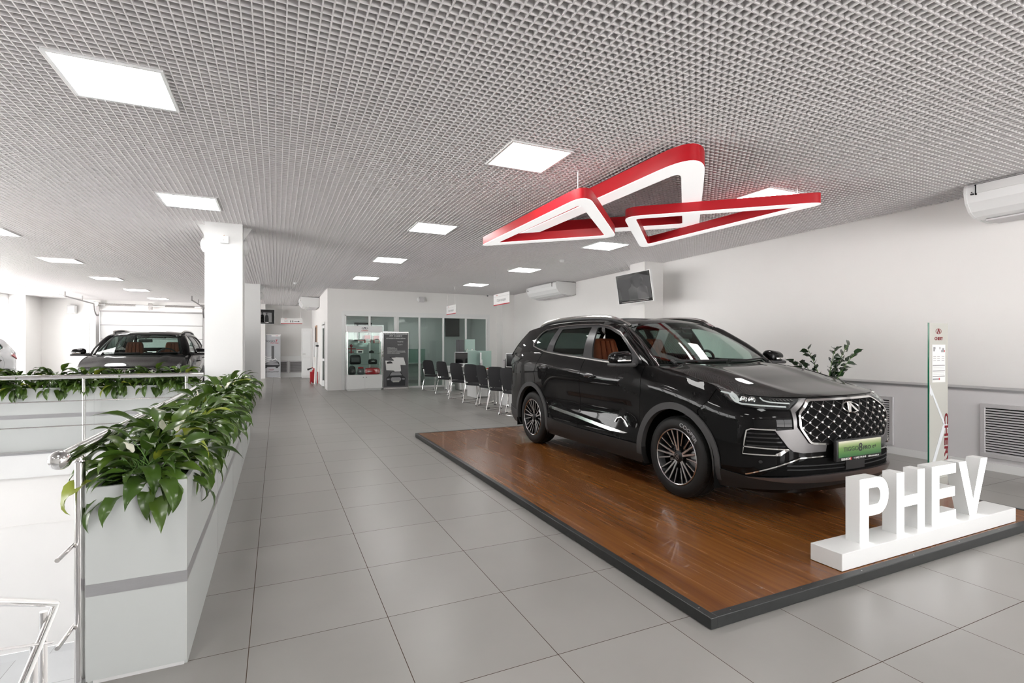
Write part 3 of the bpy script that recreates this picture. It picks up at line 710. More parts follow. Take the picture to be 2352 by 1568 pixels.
    patch('', [(-.13, .36), (-.13, .45), (.10, .45), (.10, .36)], Bs, None, sp=.04, th=.02, off=.015, mb=k)
    k.obj('intake_slat', M['black'], car, smooth=True)
    patch('intake_chrome', ribbon([(-.95, .335), (-.78, .395), (-.52, .472), (-.30, .478)], .009), Bs, M['chrome'], car, sp=.03, th=.006, off=.012)
    patch('intake_chrome', ribbon([(.30, .478), (.52, .472), (.72, .40), (.90, .335)], .009), Bs, M['chrome'], car, sp=.03, th=.006, off=.012)
    patch('front_lip', [(-1.16, .20), (-1.15, .35), (-.86, .315), (-.4, .345), (0, .348), (.4, .345), (.86, .315), (1.15, .35), (1.16, .20), (.8, .225), (0, .250), (-.8, .225)], Bs, M['sill'], car, sp=.04, th=.02, off=.012)
    patch('skid_plate', [(-.90, .318), (-.45, .342), (0, .346), (.45, .342), (.90, .318), (.62, .292), (.3, .284), (0, .282), (-.3, .284), (-.62, .292)], Bs, M['skid'], car, sp=.03, th=.02, off=.030)
    # plate
    yb = Bs(0, .55)[1]-.055
    pl = MB(); pl.rbox(-.272, .272, yb, yb+.03, .440, .602, .008, 2); pl.rbox(-.2, .2, yb+.02, yb+.12, .47, .57, .01, 2)
    po = pl.obj('license_plate', M['black'], car, smooth=True)
    k = MB(); k.rbox(-.258, .258, yb-.004, yb+.006, .468, .590, .003, 2); k.obj('plate_panel', M['plategreen'], po, smooth=True)
    if full:
        pf = lambda x0, z0: (lambda u, v, h: (x0+u, yb-.0045-h, z0+v))
        text('TIGGO', .046, pf(-.115, .527), M['ink'], 'plate_lettering', po, ext=.0004, sx=1.25)
        text('8', .085, pf(-.002, .530), M['ink'], 'plate_lettering', po, ext=.0004, bold=.0015, sx=1.15)
        text('PRO', .040, pf(.078, .524), M['ink'], 'plate_lettering', po, ext=.0004, bold=.0006, sx=1.2)
        text('e+', .048, pf(.168, .528), M['clad'], 'plate_lettering', po, ext=.0004)
        text('TEHNIKOM', .022, lambda u, v, h: (-.172+u, yb-.0012-h, .455+v), M['paper'], 'plate_lettering', po, ext=.0004, bold=.0005)
        k = MB(); k.box(-.128, -.104, yb-.002, yb+.001, .444, .466); k.obj('plate_mark', M['redsign'], po)
        text('+7 (495) 779-99-99', .019, lambda u, v, h: (-.005+u, yb-.0012-h, .455+v), M['paper'], 'plate_lettering', po, ext=.0004, bold=.0004)
        text('tehincom-auto.ru', .019, lambda u, v, h: (.165+u, yb-.0012-h, .455+v), M['paper'], 'plate_lettering', po, ext=.0004, bold=.0004)
    # underbody, cabin
    k = MB(); k.box(-.74, .74, -.55, 3.3, .20, .30); k.rbox(-.45, .45, -.80, -.5, .17, .26, .03, 2); k.obj('underbody', M['mattblack'], car)
    k = MB(); k.box(-.80, .80, .38, 3.3, .30, .38); k.box(-.78, .78, 3.2, 3.3, .3, 1.1); k.box(-.5, .5, -.45, .4, .3, .9); k.obj('cabin_floor', M['cabin'], car)
    k = MB(); k.rbox(-.76, .76, .46, .90, .80, 1.115, .05, 3); k.rbox(-.15, .15, .8, 1.6, .38, .72, .04, 3); db = k.obj('dashboard', M['cabin'], car, smooth=True)
    k = MB(); k.rbox(-.02, .14, .74, .80, 1.05, 1.17, .02, 2); k.obj('screen', M['blackgloss'], db, smooth=True)
    sw = MB(); ctr = Vector((.37, .97, 1.075)); ax = Vector((0, .9, .42)).normalized(); e1 = Vector((1, 0, 0)); e2 = ax.cross(e1)
    sw.tube([ctr+e1*.185*math.cos(t*PI/16)+e2*.185*math.sin(t*PI/16) for t in range(32)], .015, 8, closed=True)
    sw.tube([ctr-e1*.17, ctr+e1*.17], .014, 6); sw.tube([ctr, ctr+e2*.17*(-1 if e2.z > 0 else 1)], .016, 6); sw.tube([ctr, ctr-ax*.16], .03, 8)
    sw.obj('steering_wheel', M['black'], car, smooth=True)
    for x in (-.37, .37): make_seat(car, x, 1.36)
    for x in (-.42, 0, .42): make_seat(car, x, 2.30, .42)
    k = MB(); k.rbox(-.125, .125, .84, .87, 1.375, 1.44, .015, 3); k.tube([(0, .87, 1.42), (0, .90, 1.50)], .015, 6); k.rbox(-.06, .06, .80, .95, 1.47, 1.50, .01, 2); k.obj('rearview_mirror', M['black'], car, smooth=True)
    # windscreen
    wp = [(-1, 0)]+[(-1+i*.1, 0) for i in range(1, 21)]+[(1, .25), (1, .5), (1, .75)]+[(1-i*.1, 1) for i in range(21)]+[(-1, .75), (-1, .5), (-1, .25)]
    patch('windscreen', wp, W, M['windscreen'], car, sp=.08, th=.004, off=.0)
    patch('windscreen_border', wp, W, M['mattblack'], car, holes=[round_poly([(-.93, .07), (.93, .07), (.93, .94), (.16, .94), (.13, .86), (-.13, .86), (-.16, .94), (-.93, .94)], .03)], sp=.06, th=.003, off=-.006)
    wi = MB()
    for x0, x1 in ((-.60, .02), (.06, .66)):
        P = [Vector(W(x0/.72+(x1-x0)/.72*t/6, .035+.02*t/6, .016)) for t in range(7)]; wi.tube(P, .009, 6)
        wi.tube([P[-1 if x0 > 0 else 0]+Vector((0, -.06, -.03)), P[-1 if x0 > 0 else 0]], .018, 6)
    wi.obj('wiper', M['black'], car, smooth=True)
    # roof
    rp = [(.955+.075*u*u, u) for u in [-1+i*.1 for i in range(21)]]+[(a, 1) for a in [1.2, 1.5, 1.8, 2.1, 2.4, 2.7, 3.0]]+[(3.24-.04*u*u, u) for u in [1-i*.1 for i in range(21)]]+[(a, -1) for a in [3.0, 2.7, 2.4, 2.1, 1.8, 1.5, 1.2]]
    patch('roof', rp, T, PT, car, sp=.07, th=.03)
    # tail: rear window + tailgate + rear bumper
    vs = []; fs = []; n = 20; rows = [(0, 0), (.33, 1), (.7, 2), (1, 3)]
    def tail(u, r):
        p0 = Vector(T(3.235-.04*u*u, u)); p3 = Vector((u*.80, 3.60-.06*u*u, 1.16)); q = p0.lerp(p3, r); q.y += .05*math.sin(PI*r); return q
    for r in range(9): vs += [tail(-1+2*i/n, r/8) for i in range(n+1)]
    fs = [[r*(n+1)+i, r*(n+1)+i+1, (r+1)*(n+1)+i+1, (r+1)*(n+1)+i] for r in range(8) for i in range(n)]
    gl = [f for j, f in enumerate(fs) if 1 <= j//n <= 5 and 1 <= j % n <= n-2]; bd = [f for f in fs if f not in gl]
    mesh('tailgate', vs, bd, PT, car, smooth=True); mesh('rear_window', vs, gl, M['tint'], car, smooth=True)
    e = CUM[-1]; rbp = [(5.2, .22), (5.2, 1.10), (5.5, 1.09), (5.98, 1.08), (5.98, .22)]
    k = MB()
    for sg in (-1, 1): patch('', rbp, lambda s, z, o, sg=sg: B(s, z, o, sg), None, sp=.06, th=.012, mb=k)
    k.obj('rear_bumper', PT, car, smooth=True, recalc=False)
    k = MB()
    for sg in (-1, 1): patch('', [(SAR+.43, .20), (SAR+.43, .38), (5.3, .45), (5.98, .48), (5.98, .20)], lambda s, z, o, sg=sg: B(s, z, o+.0, sg), None, sp=.06, th=.02, off=.010, mb=k)
    k.obj('bumper_cladding', M['clad'], car, smooth=True)
    return car
# ------------------------------------------------------------------ room shell
def S(name, mb, m, **k): return struct(mb.obj(name, m, **k))
XL, XR, YB, YN = -8.35, 7.45, 24.0, -5.0
b = MB(); b.box(-.70, XR, YN, YB, -.30, 0); b.box(XL, -.70, 8.30, YB, -.30, 0); S('floor', b, M['tile'])
b = MB(); b.box(XL, -.70, YN, 8.35, -2.65, -2.5); S('floor_lower', b, M['tilelow'])
b = MB(); b.box(XL, -.70, 8.285, 8.30, -.30, -.012); b.box(-.715, -.70, YN, 8.30, -.30, -.012); S('trim_1', b, M['white'])
b = MB(); b.box(XL, -.70, 8.275, 8.30, -.012, .012); b.box(-.725, -.70, YN, 8.30, -.012, .004); S('trim_2', b, M['stripe'])
b = MB(); b.box(XL, -.55, 8.35, 8.45, -2.5, -.30); b.box(-.60, -.50, YN, 8.35, -2.5, -.30); b.box(XL, -.60, 8.34, 8.35, -.92, -.91); S('wall_stairwell', b, M['wall'])
b = MB(); b.box(-.74, -.72, YN, 8.3, -2.5, -2.49); b.box(-1.32, -1.16, YN, 8.35, -2.5, -2.46); S('trim_3', b, M['wallgrey'])
# ceiling: open lattice under a dark plenum
b = MB(); b.box(XL-.2, XR+.2, YN-.2, YB+.2, 3.75, 3.85); S('ceiling', b, M['plenum'])
P_ = .612/11; b = MB(); w = .0037
i = 0
x = XL
while x < XR: b.box(x-w, x+w, YN, YB, CE, CE+.050); x += P_
y = -1.5
while y < YB: b.box(XL, XR, y-w, y+w, CE+.0008, CE+.050); y += P_
S('ceiling_lattice', b, M['slat'])
# right wall with heater casing
b = MB(); b.box(XR, XR+.15, YN, 16.4, 0, 3.75); S('wall_right', b, M['wall'])
b = MB(); b.box(7.05, XR, YN, 8.39, .085, .862); b.box(7.05, XR, 8.87, 16.25, .085, .862); S('wall_right_casing', b, M['wallgrey'])
b = MB(); b.box(7.035, XR, YN, 8.39, .862, .885); b.box(7.035, XR, 8.87, 16.25, .862, .885); S('trim_4', b, M['stripe'])
b = MB(); b.box(7.04, 7.10, YN, 16.25, 0, .085); S('baseboard_right', b, M['white'])
b = MB(); b.box(6.965, XR, 8.39, 8.87, 0, 3.75); S('pillar_right', b, M['wall'])
b = MB(); b.box(-.922, -.446, 8.26, 8.76, -.3, 3.75); S('pillar_near', b, M['white'])
b = MB(); b.box(-.81, -.416, 15.95, 16.40, 0, 3.75); S('pillar_far', b, M['white'])
# office block and hallway
b = MB(); b.box(1.41, 1.90, 16.25, 16.40, 0, 3.75); b.box(6.66, 7.60, 16.25, 16.40, 0, 3.75); b.box(1.90, 6.66, 16.25, 16.40, 2.36, 3.75); S('wall_office', b, M['wall'])
b = MB(); b.box(7.0, XR, 15.75, 16.25, 0, 3.75); S('wall_corner', b, M['wall'])
b = MB(); b.box(1.41, 1.52, 16.40, 17.05, 0, 3.75); b.box(1.41, 1.52, 17.95, YB, 0, 3.75); b.box(1.41, 1.52, 17.05, 17.95, 2.06, 3.75); S('wall_hall', b, M['wall'])
b = MB(); b.box(1.52, 7.6, 20.0, 20.15, 0, 3.75); b.box(7.45, 7.6, 16.4, 20, 0, 3.75); S('wall_office_back', b, M['wallgrey'])
b = MB(); b.box(XL, -6.12, YB, YB+.15, 0, 3.75); b.box(-6.12, -2.68, YB, YB+.15, 2.70, 3.75); b.box(-2.68, 1.6, YB, YB+.15, 0, 3.75); S('wall_back', b, M['wall'])
b = MB(); b.box(-.75, -.42, 23.4, 24, 0, 3.75); S('pillar_hall', b, M['wall'])
b = MB(); b.box(XL, -7.85, 22.7, YB, 0, 3.75); S('pillar_corner', b, M['wall'])
b = MB(); b.box(-.42, 1.41, 23.86, YB, 0, .93); b.box(-.42, 1.41, 23.83, 23.86, .72, .93); b.box(-.42, 1.41, 23.83, 23.86, 0, .17); S('wall_hall_casing', b, M['white'])
# glazed walls (daylight comes in here)
def glazed(name, n, f, L0, L1, z0, z1, step, lower=None):
    """f(l,d)->(x,y)"""
    b = MB()
    def bx(l0, l1, za, zb, t=.05):
        x0, y0 = f(l0, -t); x1, y1 = f(l1, t); b.box(min(x0, x1), max(x0, x1), min(y0, y1), max(y0, y1), za, zb)
    bx(L0, L1, z1, 3.75); bx(L0, L1, -.3, z0)
    k = L0
    while k <= L1+.01: bx(k-.04, k+.04, z0, z1); k += step
    bx(L0, L1, z0+1.0, z0+1.05, .03)
    if lower: bx(L0, L1, -2.65, lower[0]); [bx(L0+j*step-.04, L0+j*step+.04, lower[0], lower[1]) for j in range(int((L1-L0)/step)+1)]
    w_ = S('window_%d' % n, b, M['white'])
    g = MB(); x0, y0 = f(L0, -.004); x1, y1 = f(L1, .004); g.box(min(x0, x1), max(x0, x1), min(y0, y1), max(y0, y1), z0, z1)
    if lower: g.box(min(x0, x1), max(x0, x1), min(y0, y1), max(y0, y1), lower[0], lower[1])
    o = g.obj('window_glass', M['winglass'], w_); return w_
glazed('w', 1, lambda l, d: (XL+d, l), 2.35, 22.7, .10, 2.95, 1.85, (-1.2, -.35))
b = MB(); b.box(XL-.1, XL+.05, YN, 2.31, -2.65, 3.75); b.box(XL, 1.5, YN-.1, YN, -2.65, 3.75); S('wall_left', b, M['wall'])
b = MB(); b.box(7.2, XR+.15, YN-.1, YN, -.3, 3.75); S('wall_front', b, M['wall'])
glazed('w', 2, lambda l, d: (l, YN+d), 1.5, 7.2, .10, 2.90, 1.9)
# garage door
gd = MB(); zz = [0, .54, 1.08, 1.62, 2.16, 2.70]
for a, c in zip(zz, zz[1:]): gd.rbox(-6.10, -2.70, 23.90, 23.94, a+.012, c-.012, .006, 1)
g = S('door_1', gd, M['white'])
k = MB()
for z in zz[1:]: k.box(-6.10, -2.70, 23.895, 23.93, z-.012, z+.012)
k.box(-6.1, -2.7, 23.88, 23.90, 2.655, 2.72); k.obj('door_seam', M['darksteel'], g)
k = MB()
for x in (-6.16, -2.68):
    P = [(x, 23.86, 0), (x, 23.86, 2.55)]+[(x, 23.86-.42*math.sin(t), 2.50+.42*(1-math.cos(t))) for t in [i*PI/16 for i in range(1, 9)]]+[(x, 20.6, 2.95)]
    k.tube(P, .024, 8); k.box(x-.015, x+.015, 20.6, 20.64, 2.93, 3.1); k.box(x-.05, x+.05, 23.84, 23.92, 0, 2.9); k.box(x-.01, x+.01, 22.2, 22.23, 2.95, 3.12)
k.obj('door_track', M['darksteel'], g)
k = MB(); k.tube([(-6.2, 23.78, 2.93), (-2.6, 23.78, 2.93)], .016, 8)
for x0, x1 in ((-5.9, -4.95), (-4.0, -3.0)): k.tube([(x0, 23.78, 2.93), (x1, 23.78, 2.93)], .04, 10)
k.rbox(-4.55, -4.42, 23.75, 23.9, 2.75, 3.02, .01, 1); k.rbox(-6.25, -6.08, 23.7, 23.9, 2.85, 3.02, .01, 1); k.rbox(-2.78, -2.6, 23.7, 23.9, 2.85, 3.02, .01, 1)
k.obj('torsion_spring', M['steel'], g, smooth=True)
k = MB(); k.box(-6.1, -2.7, 23.86, 23.90, 0, .10); k.obj('bottom_seal', M['black'], g)
t = empty('open_door_leaf', 'white door leaf standing open beside the left track of the garage door', 'door', (-6.35, 23.3, 0))
k = MB(); k.rbox(-.35, .10, -.02, .02, .02, 2.2, .005, 1); k.obj('leaf', M['white'], t)
k = MB(); k.rbox(-.27, .02, -.026, -.02, .9, 2.05, .003, 1); k.obj('inset_panel', M['wallgrey'], t)
k = MB(); k.tube([(.06, -.07, 1.0), (-.06, -.07, 1.0)], .01, 8); k.tube([(.06, -.07, 1), (.06, 0, 1)], .01, 8); k.obj('door_handle', M['steel'], t)
# hall doors
k = MB(); k.box(1.385, 1.415, 17.0, 17.06, 0, 2.12); k.box(1.385, 1.415, 17.94, 18.0, 0, 2.12); k.box(1.385, 1.415, 17, 18, 2.06, 2.12); d2 = S('door_2', k, M['white'])
lf = empty('glass_door', 'white framed glass door standing ajar at the hallway corner', 'door', (1.40, 17.93, 0), R(14))
k = MB(); k.rbox(-.035, .0, -.86, -.76, .02, 2.04, .005, 1); k.rbox(-.035, 0, -.10, 0, .02, 2.04, .005, 1); k.rbox(-.035, 0, -.8, -.05, 1.94, 2.04, .005, 1); k.rbox(-.035, 0, -.8, -.05, .02, .22, .005, 1); k.rbox(-.035, 0, -.8, -.05, .86, .94, .005, 1)
k.obj('door_frame', M['white'], lf)
k = MB(); k.box(-.02, -.014, -.76, -.10, .22, 1.94); k.obj('pane', M['officeglass'], lf)
k = MB(); k.rbox(-.045, .01, -.83, -.79, .90, 1.14, .004, 1); k.tube([(-.09, -.81, 1.05), (-.09, -.68, 1.05)], .01, 8); k.tube([(-.09, -.81, 1.05), (.06, -.81, 1.05)], .01, 8); k.obj('door_handle', M['steel'], lf)
k = MB(); k.box(1.52, 1.54, 17.0, 18.0, 0, 2.1); mk = k.obj('doorway_shade_sheet', M['cabin']); struct(mk)  # dark sheet stands in for the shade behind the open doorway
wd = empty('panelled_door', 'white panelled door standing open at the far right of the hallway', 'door', (1.36, 22.9, 0))
k = MB(); k.rbox(-.40, .02, -.02, .02, .02, 2.10, .005, 1); k.obj('leaf', M['white'], wd)
k = MB(); k.rbox(-.35, -.04, -.03, -.02, .95, 2.0, .004, 1); k.rbox(-.35, -.04, -.03, -.02, .12, .86, .004, 1); k.obj('inset_panel', M['whitegloss'], wd)
k = MB(); k.tube([(-.36, -.07, 1.02), (-.25, -.07, 1.02)], .012, 8); k.obj('door_handle', M['steel'], wd)
M['lightwood'] = noisy(mat('light_wood', (.52, .33, .22), .5), 12, .12, stretch=(1, 1, .1))
k = MB(); k.box(1.38, 1.41, 20.4, 20.5, 0, 2.14); k.box(1.38, 1.41, 21.3, 21.4, 0, 2.14); k.box(1.38, 1.41, 20.4, 21.4, 2.08, 2.14); d3 = S('door_3', k, M['lightwood'])
k = MB(); k.box(1.395, 1.41, 20.5, 21.3, 0, 2.08); k.obj('door_leaf', M['bagray'], d3)
# office glazing frame
k = MB()
for x in (1.93, 2.66, 3.50, 4.25, 5.06, 5.86, 6.62): k.rbox(x-.03, x+.03, 16.22, 16.30, 0, 2.32, .006, 1)
k.rbox(1.9, 6.66, 16.22, 16.30, 2.28, 2.36, .006, 1); k.rbox(1.9, 6.66, 16.22, 16.30, 0, .06, .006, 1); k.rbox(3.42, 3.58, 16.23, 16.29, 0, 2.3, .006, 1)
k.box(1.82, 1.90, 16.235, 16.25, 0, 2.44); k.box(6.66, 6.74, 16.235, 16.25, 0, 2.44); k.box(1.82, 6.74, 16.235, 16.25, 2.36, 2.44)
of = S('window_4', k, M['white'])
k = MB(); k.box(1.93, 6.62, 16.255, 16.262, .06, 2.28); k.obj('window_glass', M['officeglass'], of)
# heater grilles
def grille(name, label, x, y0, y1, z0, z1, n, m='satin2'):
    t = empty(name, label, 'vent', (x, (y0+y1)/2, z0)); h = z1-z0; w = (y1-y0)/2; fw = .045
    k = MB(); k.rbox(-.015, .01, -w, w, 0, fw, .003, 1); k.rbox(-.015, .01, -w, w, h-fw, h, .003, 1); k.rbox(-.015, .01, -w, -w+fw, fw*.9, h-fw*.9, .003, 1); k.rbox(-.015, .01, w-fw, w, fw*.9, h-fw*.9, .003, 1)
    k.obj('frame', M['grillegrey'], t)
    k = MB(); st = (h-2*fw)/n
    for i in range(n):
        z = fw+i*st; k.add([(-.012, -w+fw, z), (-.012, w-fw, z), (.004, w-fw, z+st*.55), (.004, -w+fw, z+st*.55), (-.008, -w+fw, z-.002), (-.008, w-fw, z-.002), (.008, w-fw, z+st*.55), (.008, -w+fw, z+st*.55)], [[0, 3, 2, 1], [4, 5, 6, 7], [0, 1, 5, 4], [2, 3, 7, 6]])
    k.obj('louvre', M['grillegrey'], t)
    k = MB(); k.box(.0085, .0095, -w+fw*.5, w-fw*.5, fw*.5, h-fw*.5); k.obj('backing', M['mattblack'], t); return t
M['grillegrey'] = noisy(mat('grille_grey', (.56, .55, .56), .45, .2), 30, .02)
grille('vent_grille', 'grey louvred vent low on the right wall, cut by the photo edge', 7.04, 1.75, 2.91, .145, .726, 18)
grille('vent_grille', 'grey louvred vent low on the right wall just behind the nose of the black car', 7.04, 3.77, 4.95, .108, .716, 18)
for i, (x0, x1) in enumerate(((-.38, .45), (.50, 1.32))):
    t = grille('vent_grille', ('grey louvred vent under the hallway back wall, next to the silver banner', 'grey louvred vent under the hallway back wall, next to the open white door')[i], 0, -(x1-x0)/2, (x1-x0)/2, 0, .52, 14)
    t.location = ((x0+x1)/2, 23.84, .19); t.rotation_euler = (0, 0, R(90))
# ------------------------------------------------------------------ ceiling lights
def ceiling_light(label, x, y):
    t = empty('ceiling_light', label, 'ceiling light', (x, y, CE), 0, 'square light panels in the ceiling'); h = .295
    k = MB()
    for a in ((-h-.012, h+.012, -h-.012, -h+.010), (-h-.012, h+.012, h-.010, h+.012), (-h-.012, -h+.010, -h+.010, h-.010), (h-.010, h+.012, -h+.010, h-.010)): k.box(*a, -.010, .03)
    k.obj('frame', M['whitegloss'], t)
    k = MB(); k.box(-h+.008, h-.008, -h+.008, h-.008, -.007, .0); k.obj('diffuser', M['lamp'], t)
    k = MB(); k.box(-h, h, -h, h, .0505, .07); k.obj('housing', M['whitegloss'], t); return t
L0 = ceiling_light('square ceiling light panel nearest the camera, at the upper left', -.965, 4.16); index()
def cl(label, x, y):
    c = copy_tree(L0); c.location = (x, y, CE); c['label'] = label
cl('lit square ceiling panel right above the near white pillar', -.955, 7.22)
for i, (x, y) in enumerate(((2.14, 4.22), (2.12, 7.34), (2.11, 10.40), (2.11, 13.43))):
    cl(('large lit ceiling panel left of the red pendants', 'lit ceiling panel just below the left tip of the red pendants', 'third lit ceiling panel of the row over the walkway', 'farthest lit ceiling panel of the row over the walkway')[i], x, y)
for i, (x, y) in enumerate(((5.25, 4.18), (5.25, 7.37), (5.21, 10.47), (5.20, 13.57))):
    cl(('ceiling panel half hidden behind the right red pendant', 'ceiling panel right under the pendants, towards the black screen', 'ceiling panel beyond the red pendants, above the long air conditioner', 'ceiling panel nearest the sales signs')[i], x, y)
for i, (x, y) in enumerate(((-4.02, 10.3), (-4.02, 13.22), (-4.01, 16.28), (-3.98, 19.24), (-3.98, 22.4))):
    cl(('ceiling panel cut by the left photo edge above the far railing', 'first full ceiling panel left of the near pillar', 'second ceiling panel left of the near pillar', 'third ceiling panel left of the near pillar', 'ceiling panel nearest the garage door')[i], x, y)
cl('faint ceiling panel at the left photo edge', -7.0, 19.1); cl('faint ceiling panel above the bright corner pillar', -7.0, 22.05)
for x, y in ((2.6, 18.0), (5.2, 18.0)): cl('added ceiling panel that brightens the glazed office', x, y)  # panels added to brighten the room behind the office glass
for x in (-4.0, -.96, 2.12, 5.25):
    for y in (1.1, -1.95): cl('added unseen ceiling panel behind the camera, for fill light', x, y)  # unseen panels, added for the light they give
# ------------------------------------------------------------------ pendants
def pendant(label, P, rad, z0, h, w, wires, boxes=()):
    t = empty('pendant_lamp', label, 'pendant lamp', (sum(p[0] for p in P)/3, sum(p[1] for p in P)/3, z0), 0, 'red triangular pendants'); ox, oy, _ = t.location
    out = round_poly([(x-ox, y-oy) for x, y in P], rad, 10); inn_c = inset_poly([(x-ox, y-oy) for x, y in P], w); inn = round_poly(inn_c, [r*.28 for r in rad], 10)
    n = len(out); f3 = lambda u, v, z: (u, v, z)
    def ringf(A, Bq, z, up):
        m_ = len(A); V = [Vector((p[0], p[1])) for p in A+Bq]; r = delaunay_2d_cdt(V, [(i, (i+1) % m_) for i in range(m_)]+[(m_+i, m_+(i+1) % m_) for i in range(m_)], [], 0, 1e-6)
        F = []
        for f in r[2]:
            cx = sum(r[0][i].x for i in f)/3; cy = sum(r[0][i].y for i in f)/3
            if inpoly(cx, cy, A) and not inpoly(cx, cy, Bq): F.append(list(f) if up else list(f)[::-1])
        return [(p.x, p.y, z) for p in r[0]], F
    k = MB()
    for L_, inward in ((out, 0), (inn, 1)):
        m_ = len(L_); vs = [(x, y, .008) for x, y in L_]+[(x, y, h) for x, y in L_]; k.add(vs, [[i, (i+1) % m_, m_+(i+1) % m_, m_+i] for i in range(m_)])
    k.add(*ringf(out, inn, h, True)); k.obj('red_housing', M['red'], t, smooth=True)
    k = MB(); k.add(*ringf(out, inn, .0, False))
    for L_ in (out, inn):
        m_ = len(L_); k.add([(x, y, 0) for x, y in L_]+[(x, y, .008) for x, y in L_], [[i, (i+1) % m_, m_+(i+1) % m_, m_+i] for i in range(m_)])
    k.obj('diffuser', M['pend'], t)
    for x, y in wires:
        k = MB(); k.tube([(x-ox, y-oy, h-.01), (x-ox, y-oy, CE+.02-z0)], .0022, 6); k.lathe([(.008, h), (.008, h+.02), (.002, h+.025)], 8, c=(x-ox, y-oy, 0)); k.obj('suspension_wire', M['steel'], t)
    for x, y, a in boxes:
        k = MB(); k.rbox(-.11, .11, -.03, .03, h, h+.035, .006, 1); k.xf(Matrix.Translation((x-ox, y-oy, 0)) @ Matrix.Rotation(a, 4, 'Z')); k.obj('driver_box', M['white'], t)
    return t
pendant('red triangular pendant with white underside, the lowest and leftmost of the three', [(2.49, 6.33), (2.50, 3.78), (3.82, 5.12)], [.13, .30, .20], 2.69, .105, .125, [(2.64, 4.15), (2.66, 6.0), (3.6, 5.1)], [(2.82, 4.28, R(48))])
pendant('largest red triangular pendant, the one closest to the ceiling', [(3.09, 2.98), (4.99, 4.95), (3.05, 6.62)], [.55, .22, .2], 2.90, .15, .20, [(3.25, 3.4), (4.7, 4.85), (3.2, 6.2)], [(3.20, 5.2, R(88))])
pendant('red triangular pendant on the right, its long tip pointing to the right wall', [(3.517, 4.60), (5.044, 3.247), (4.880, 5.962)], [.20, .22, .26], 2.785, .110, .120, [(3.70, 4.62), (4.88, 3.50), (4.78, 5.70)], [(3.885, 4.465, R(-42))])
# ------------------------------------------------------------------ podium
pod = empty('display_podium', 'low wooden display podium with a dark frame under the black car', 'platform', (3.65, 4.6, 0)); x0, x1, y0, y1 = 1.878-3.65, 5.40-3.65, 1.787-4.6, 7.42-4.6
k = MB(); k.box(x0+.03, x1-.03, y0+.03, y1-.03, 0, .0555); k.obj('wood_deck', M['wood'], pod)
k = MB(); e = .045; k.rbox(x0, x0+e, y0, y1, .001, .0575, .004, 2); k.rbox(x1-e, x1, y0, y1, .001, .0575, .004, 2); k.rbox(x0+e-.002, x1-e+.002, y0, y0+e, .001, .0575, .004, 2); k.rbox(x0+e-.002, x1-e+.002, y1-e, y1, .001, .0575, .004, 2)
M['podframe'] = noisy(mat('podium_frame', (.035, .037, .037), .35, .3), 30, .2); fr = k.obj('edge_frame', M['podframe'], pod)
k = MB()
for i in range(9): k.lathe([(.004, .0575), (.004, .059), (0, .0592)], 8, c=(x0+.022, y0+.1+i*.62, 0))
for i in range(7): k.lathe([(.004, .0575), (.004, .059), (0, .0592)], 8, c=(x0+.15+i*.52, y0+.022, 0))
k.obj('screw', M['steel'], fr)
# ------------------------------------------------------------------ lit sign
sg_ = empty('lit_letter_sign', 'white plinth with four lit letters reading PHEV at the podium edge', 'sign', (3.955, 1.94, .058)); ox = 3.955
k = MB(); k.rbox(2.95-ox, 4.965-ox, -.095, .095, 0, .100, .002, 1); k.obj('plinth', M['white'], sg_)
def letter(name, pieces, x, w, h=.385, y=-.040, dep=.085, holes=None):
    """pieces: polygons in unit box"""
    f3 = lambda u, v, q: (x-ox+u*w, y+q, .100+v*h)
    k = MB()
    f = MB()
    for poly, hole in pieces:
        V = [Vector(p) for p in poly+(hole or [])]; n = len(poly); m_ = len(hole or [])
        r = delaunay_2d_cdt(V, [(i, (i+1) % n) for i in range(n)]+[(n+i, n+(i+1) % m_) for i in range(m_)], [], 0, 1e-6)
        F = [list(t_) for t_ in r[2] if inpoly(sum(r[0][i].x for i in t_)/3, sum(r[0][i].y for i in t_)/3, poly) and not (hole and inpoly(sum(r[0][i].x for i in t_)/3, sum(r[0][i].y for i in t_)/3, hole))]
        f.add([f3(p.x, p.y, 0) for p in r[0]], F); k.add([f3(p.x, p.y, dep) for p in r[0]], [q[::-1] for q in F])
        for L_ in ([poly, hole] if hole else [poly]):
            q = len(L_); k.add([f3(u, v, 0) for u, v in L_]+[f3(u, v, dep) for u, v in L_], [[i, (i+1) % q, q+(i+1) % q, q+i] for i in range(q)])
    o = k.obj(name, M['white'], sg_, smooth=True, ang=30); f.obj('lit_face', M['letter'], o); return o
def arc(cx, cy, rx, ry, a0, a1, n=12): return [(cx+rx*math.cos(R(a0+(a1-a0)*i/n)), cy+ry*math.sin(R(a0+(a1-a0)*i/n))) for i in range(n+1)]
sw_ = .30
Pp = [(0, 0), (sw_, 0), (sw_, .40)]+arc(.62, .70, .38, .30, -90, 90, 14)+[(0, 1)]
Ph = [(sw_, .57)]+arc(.58, .705, .13, .135, -90, 90, 10)+[(sw_, .84)]
letter('letter', [(Pp, Ph)], 3.206, .29)
letter('letter', [([(0, 0), (.26, 0), (.26, .42), (.74, .42), (.74, 0), (1, 0), (1, 1), (.74, 1), (.74, .60), (.26, .60), (.26, 1), (0, 1)], None)], 3.582, .312)
letter('letter', [([(0, 0), (1, 0), (1, .17), (.30, .17), (.30, .42), (.95, .42), (.95, .59), (.30, .59), (.30, .83), (1, .83), (1, 1), (0, 1)], None)], 3.979, .295)
letter('letter', [([(.37, 0), (.60, 0), (1, 1), (.76, 1), (.49, .27), (.24, 1), (0, 1)], None)], 4.310, .385)
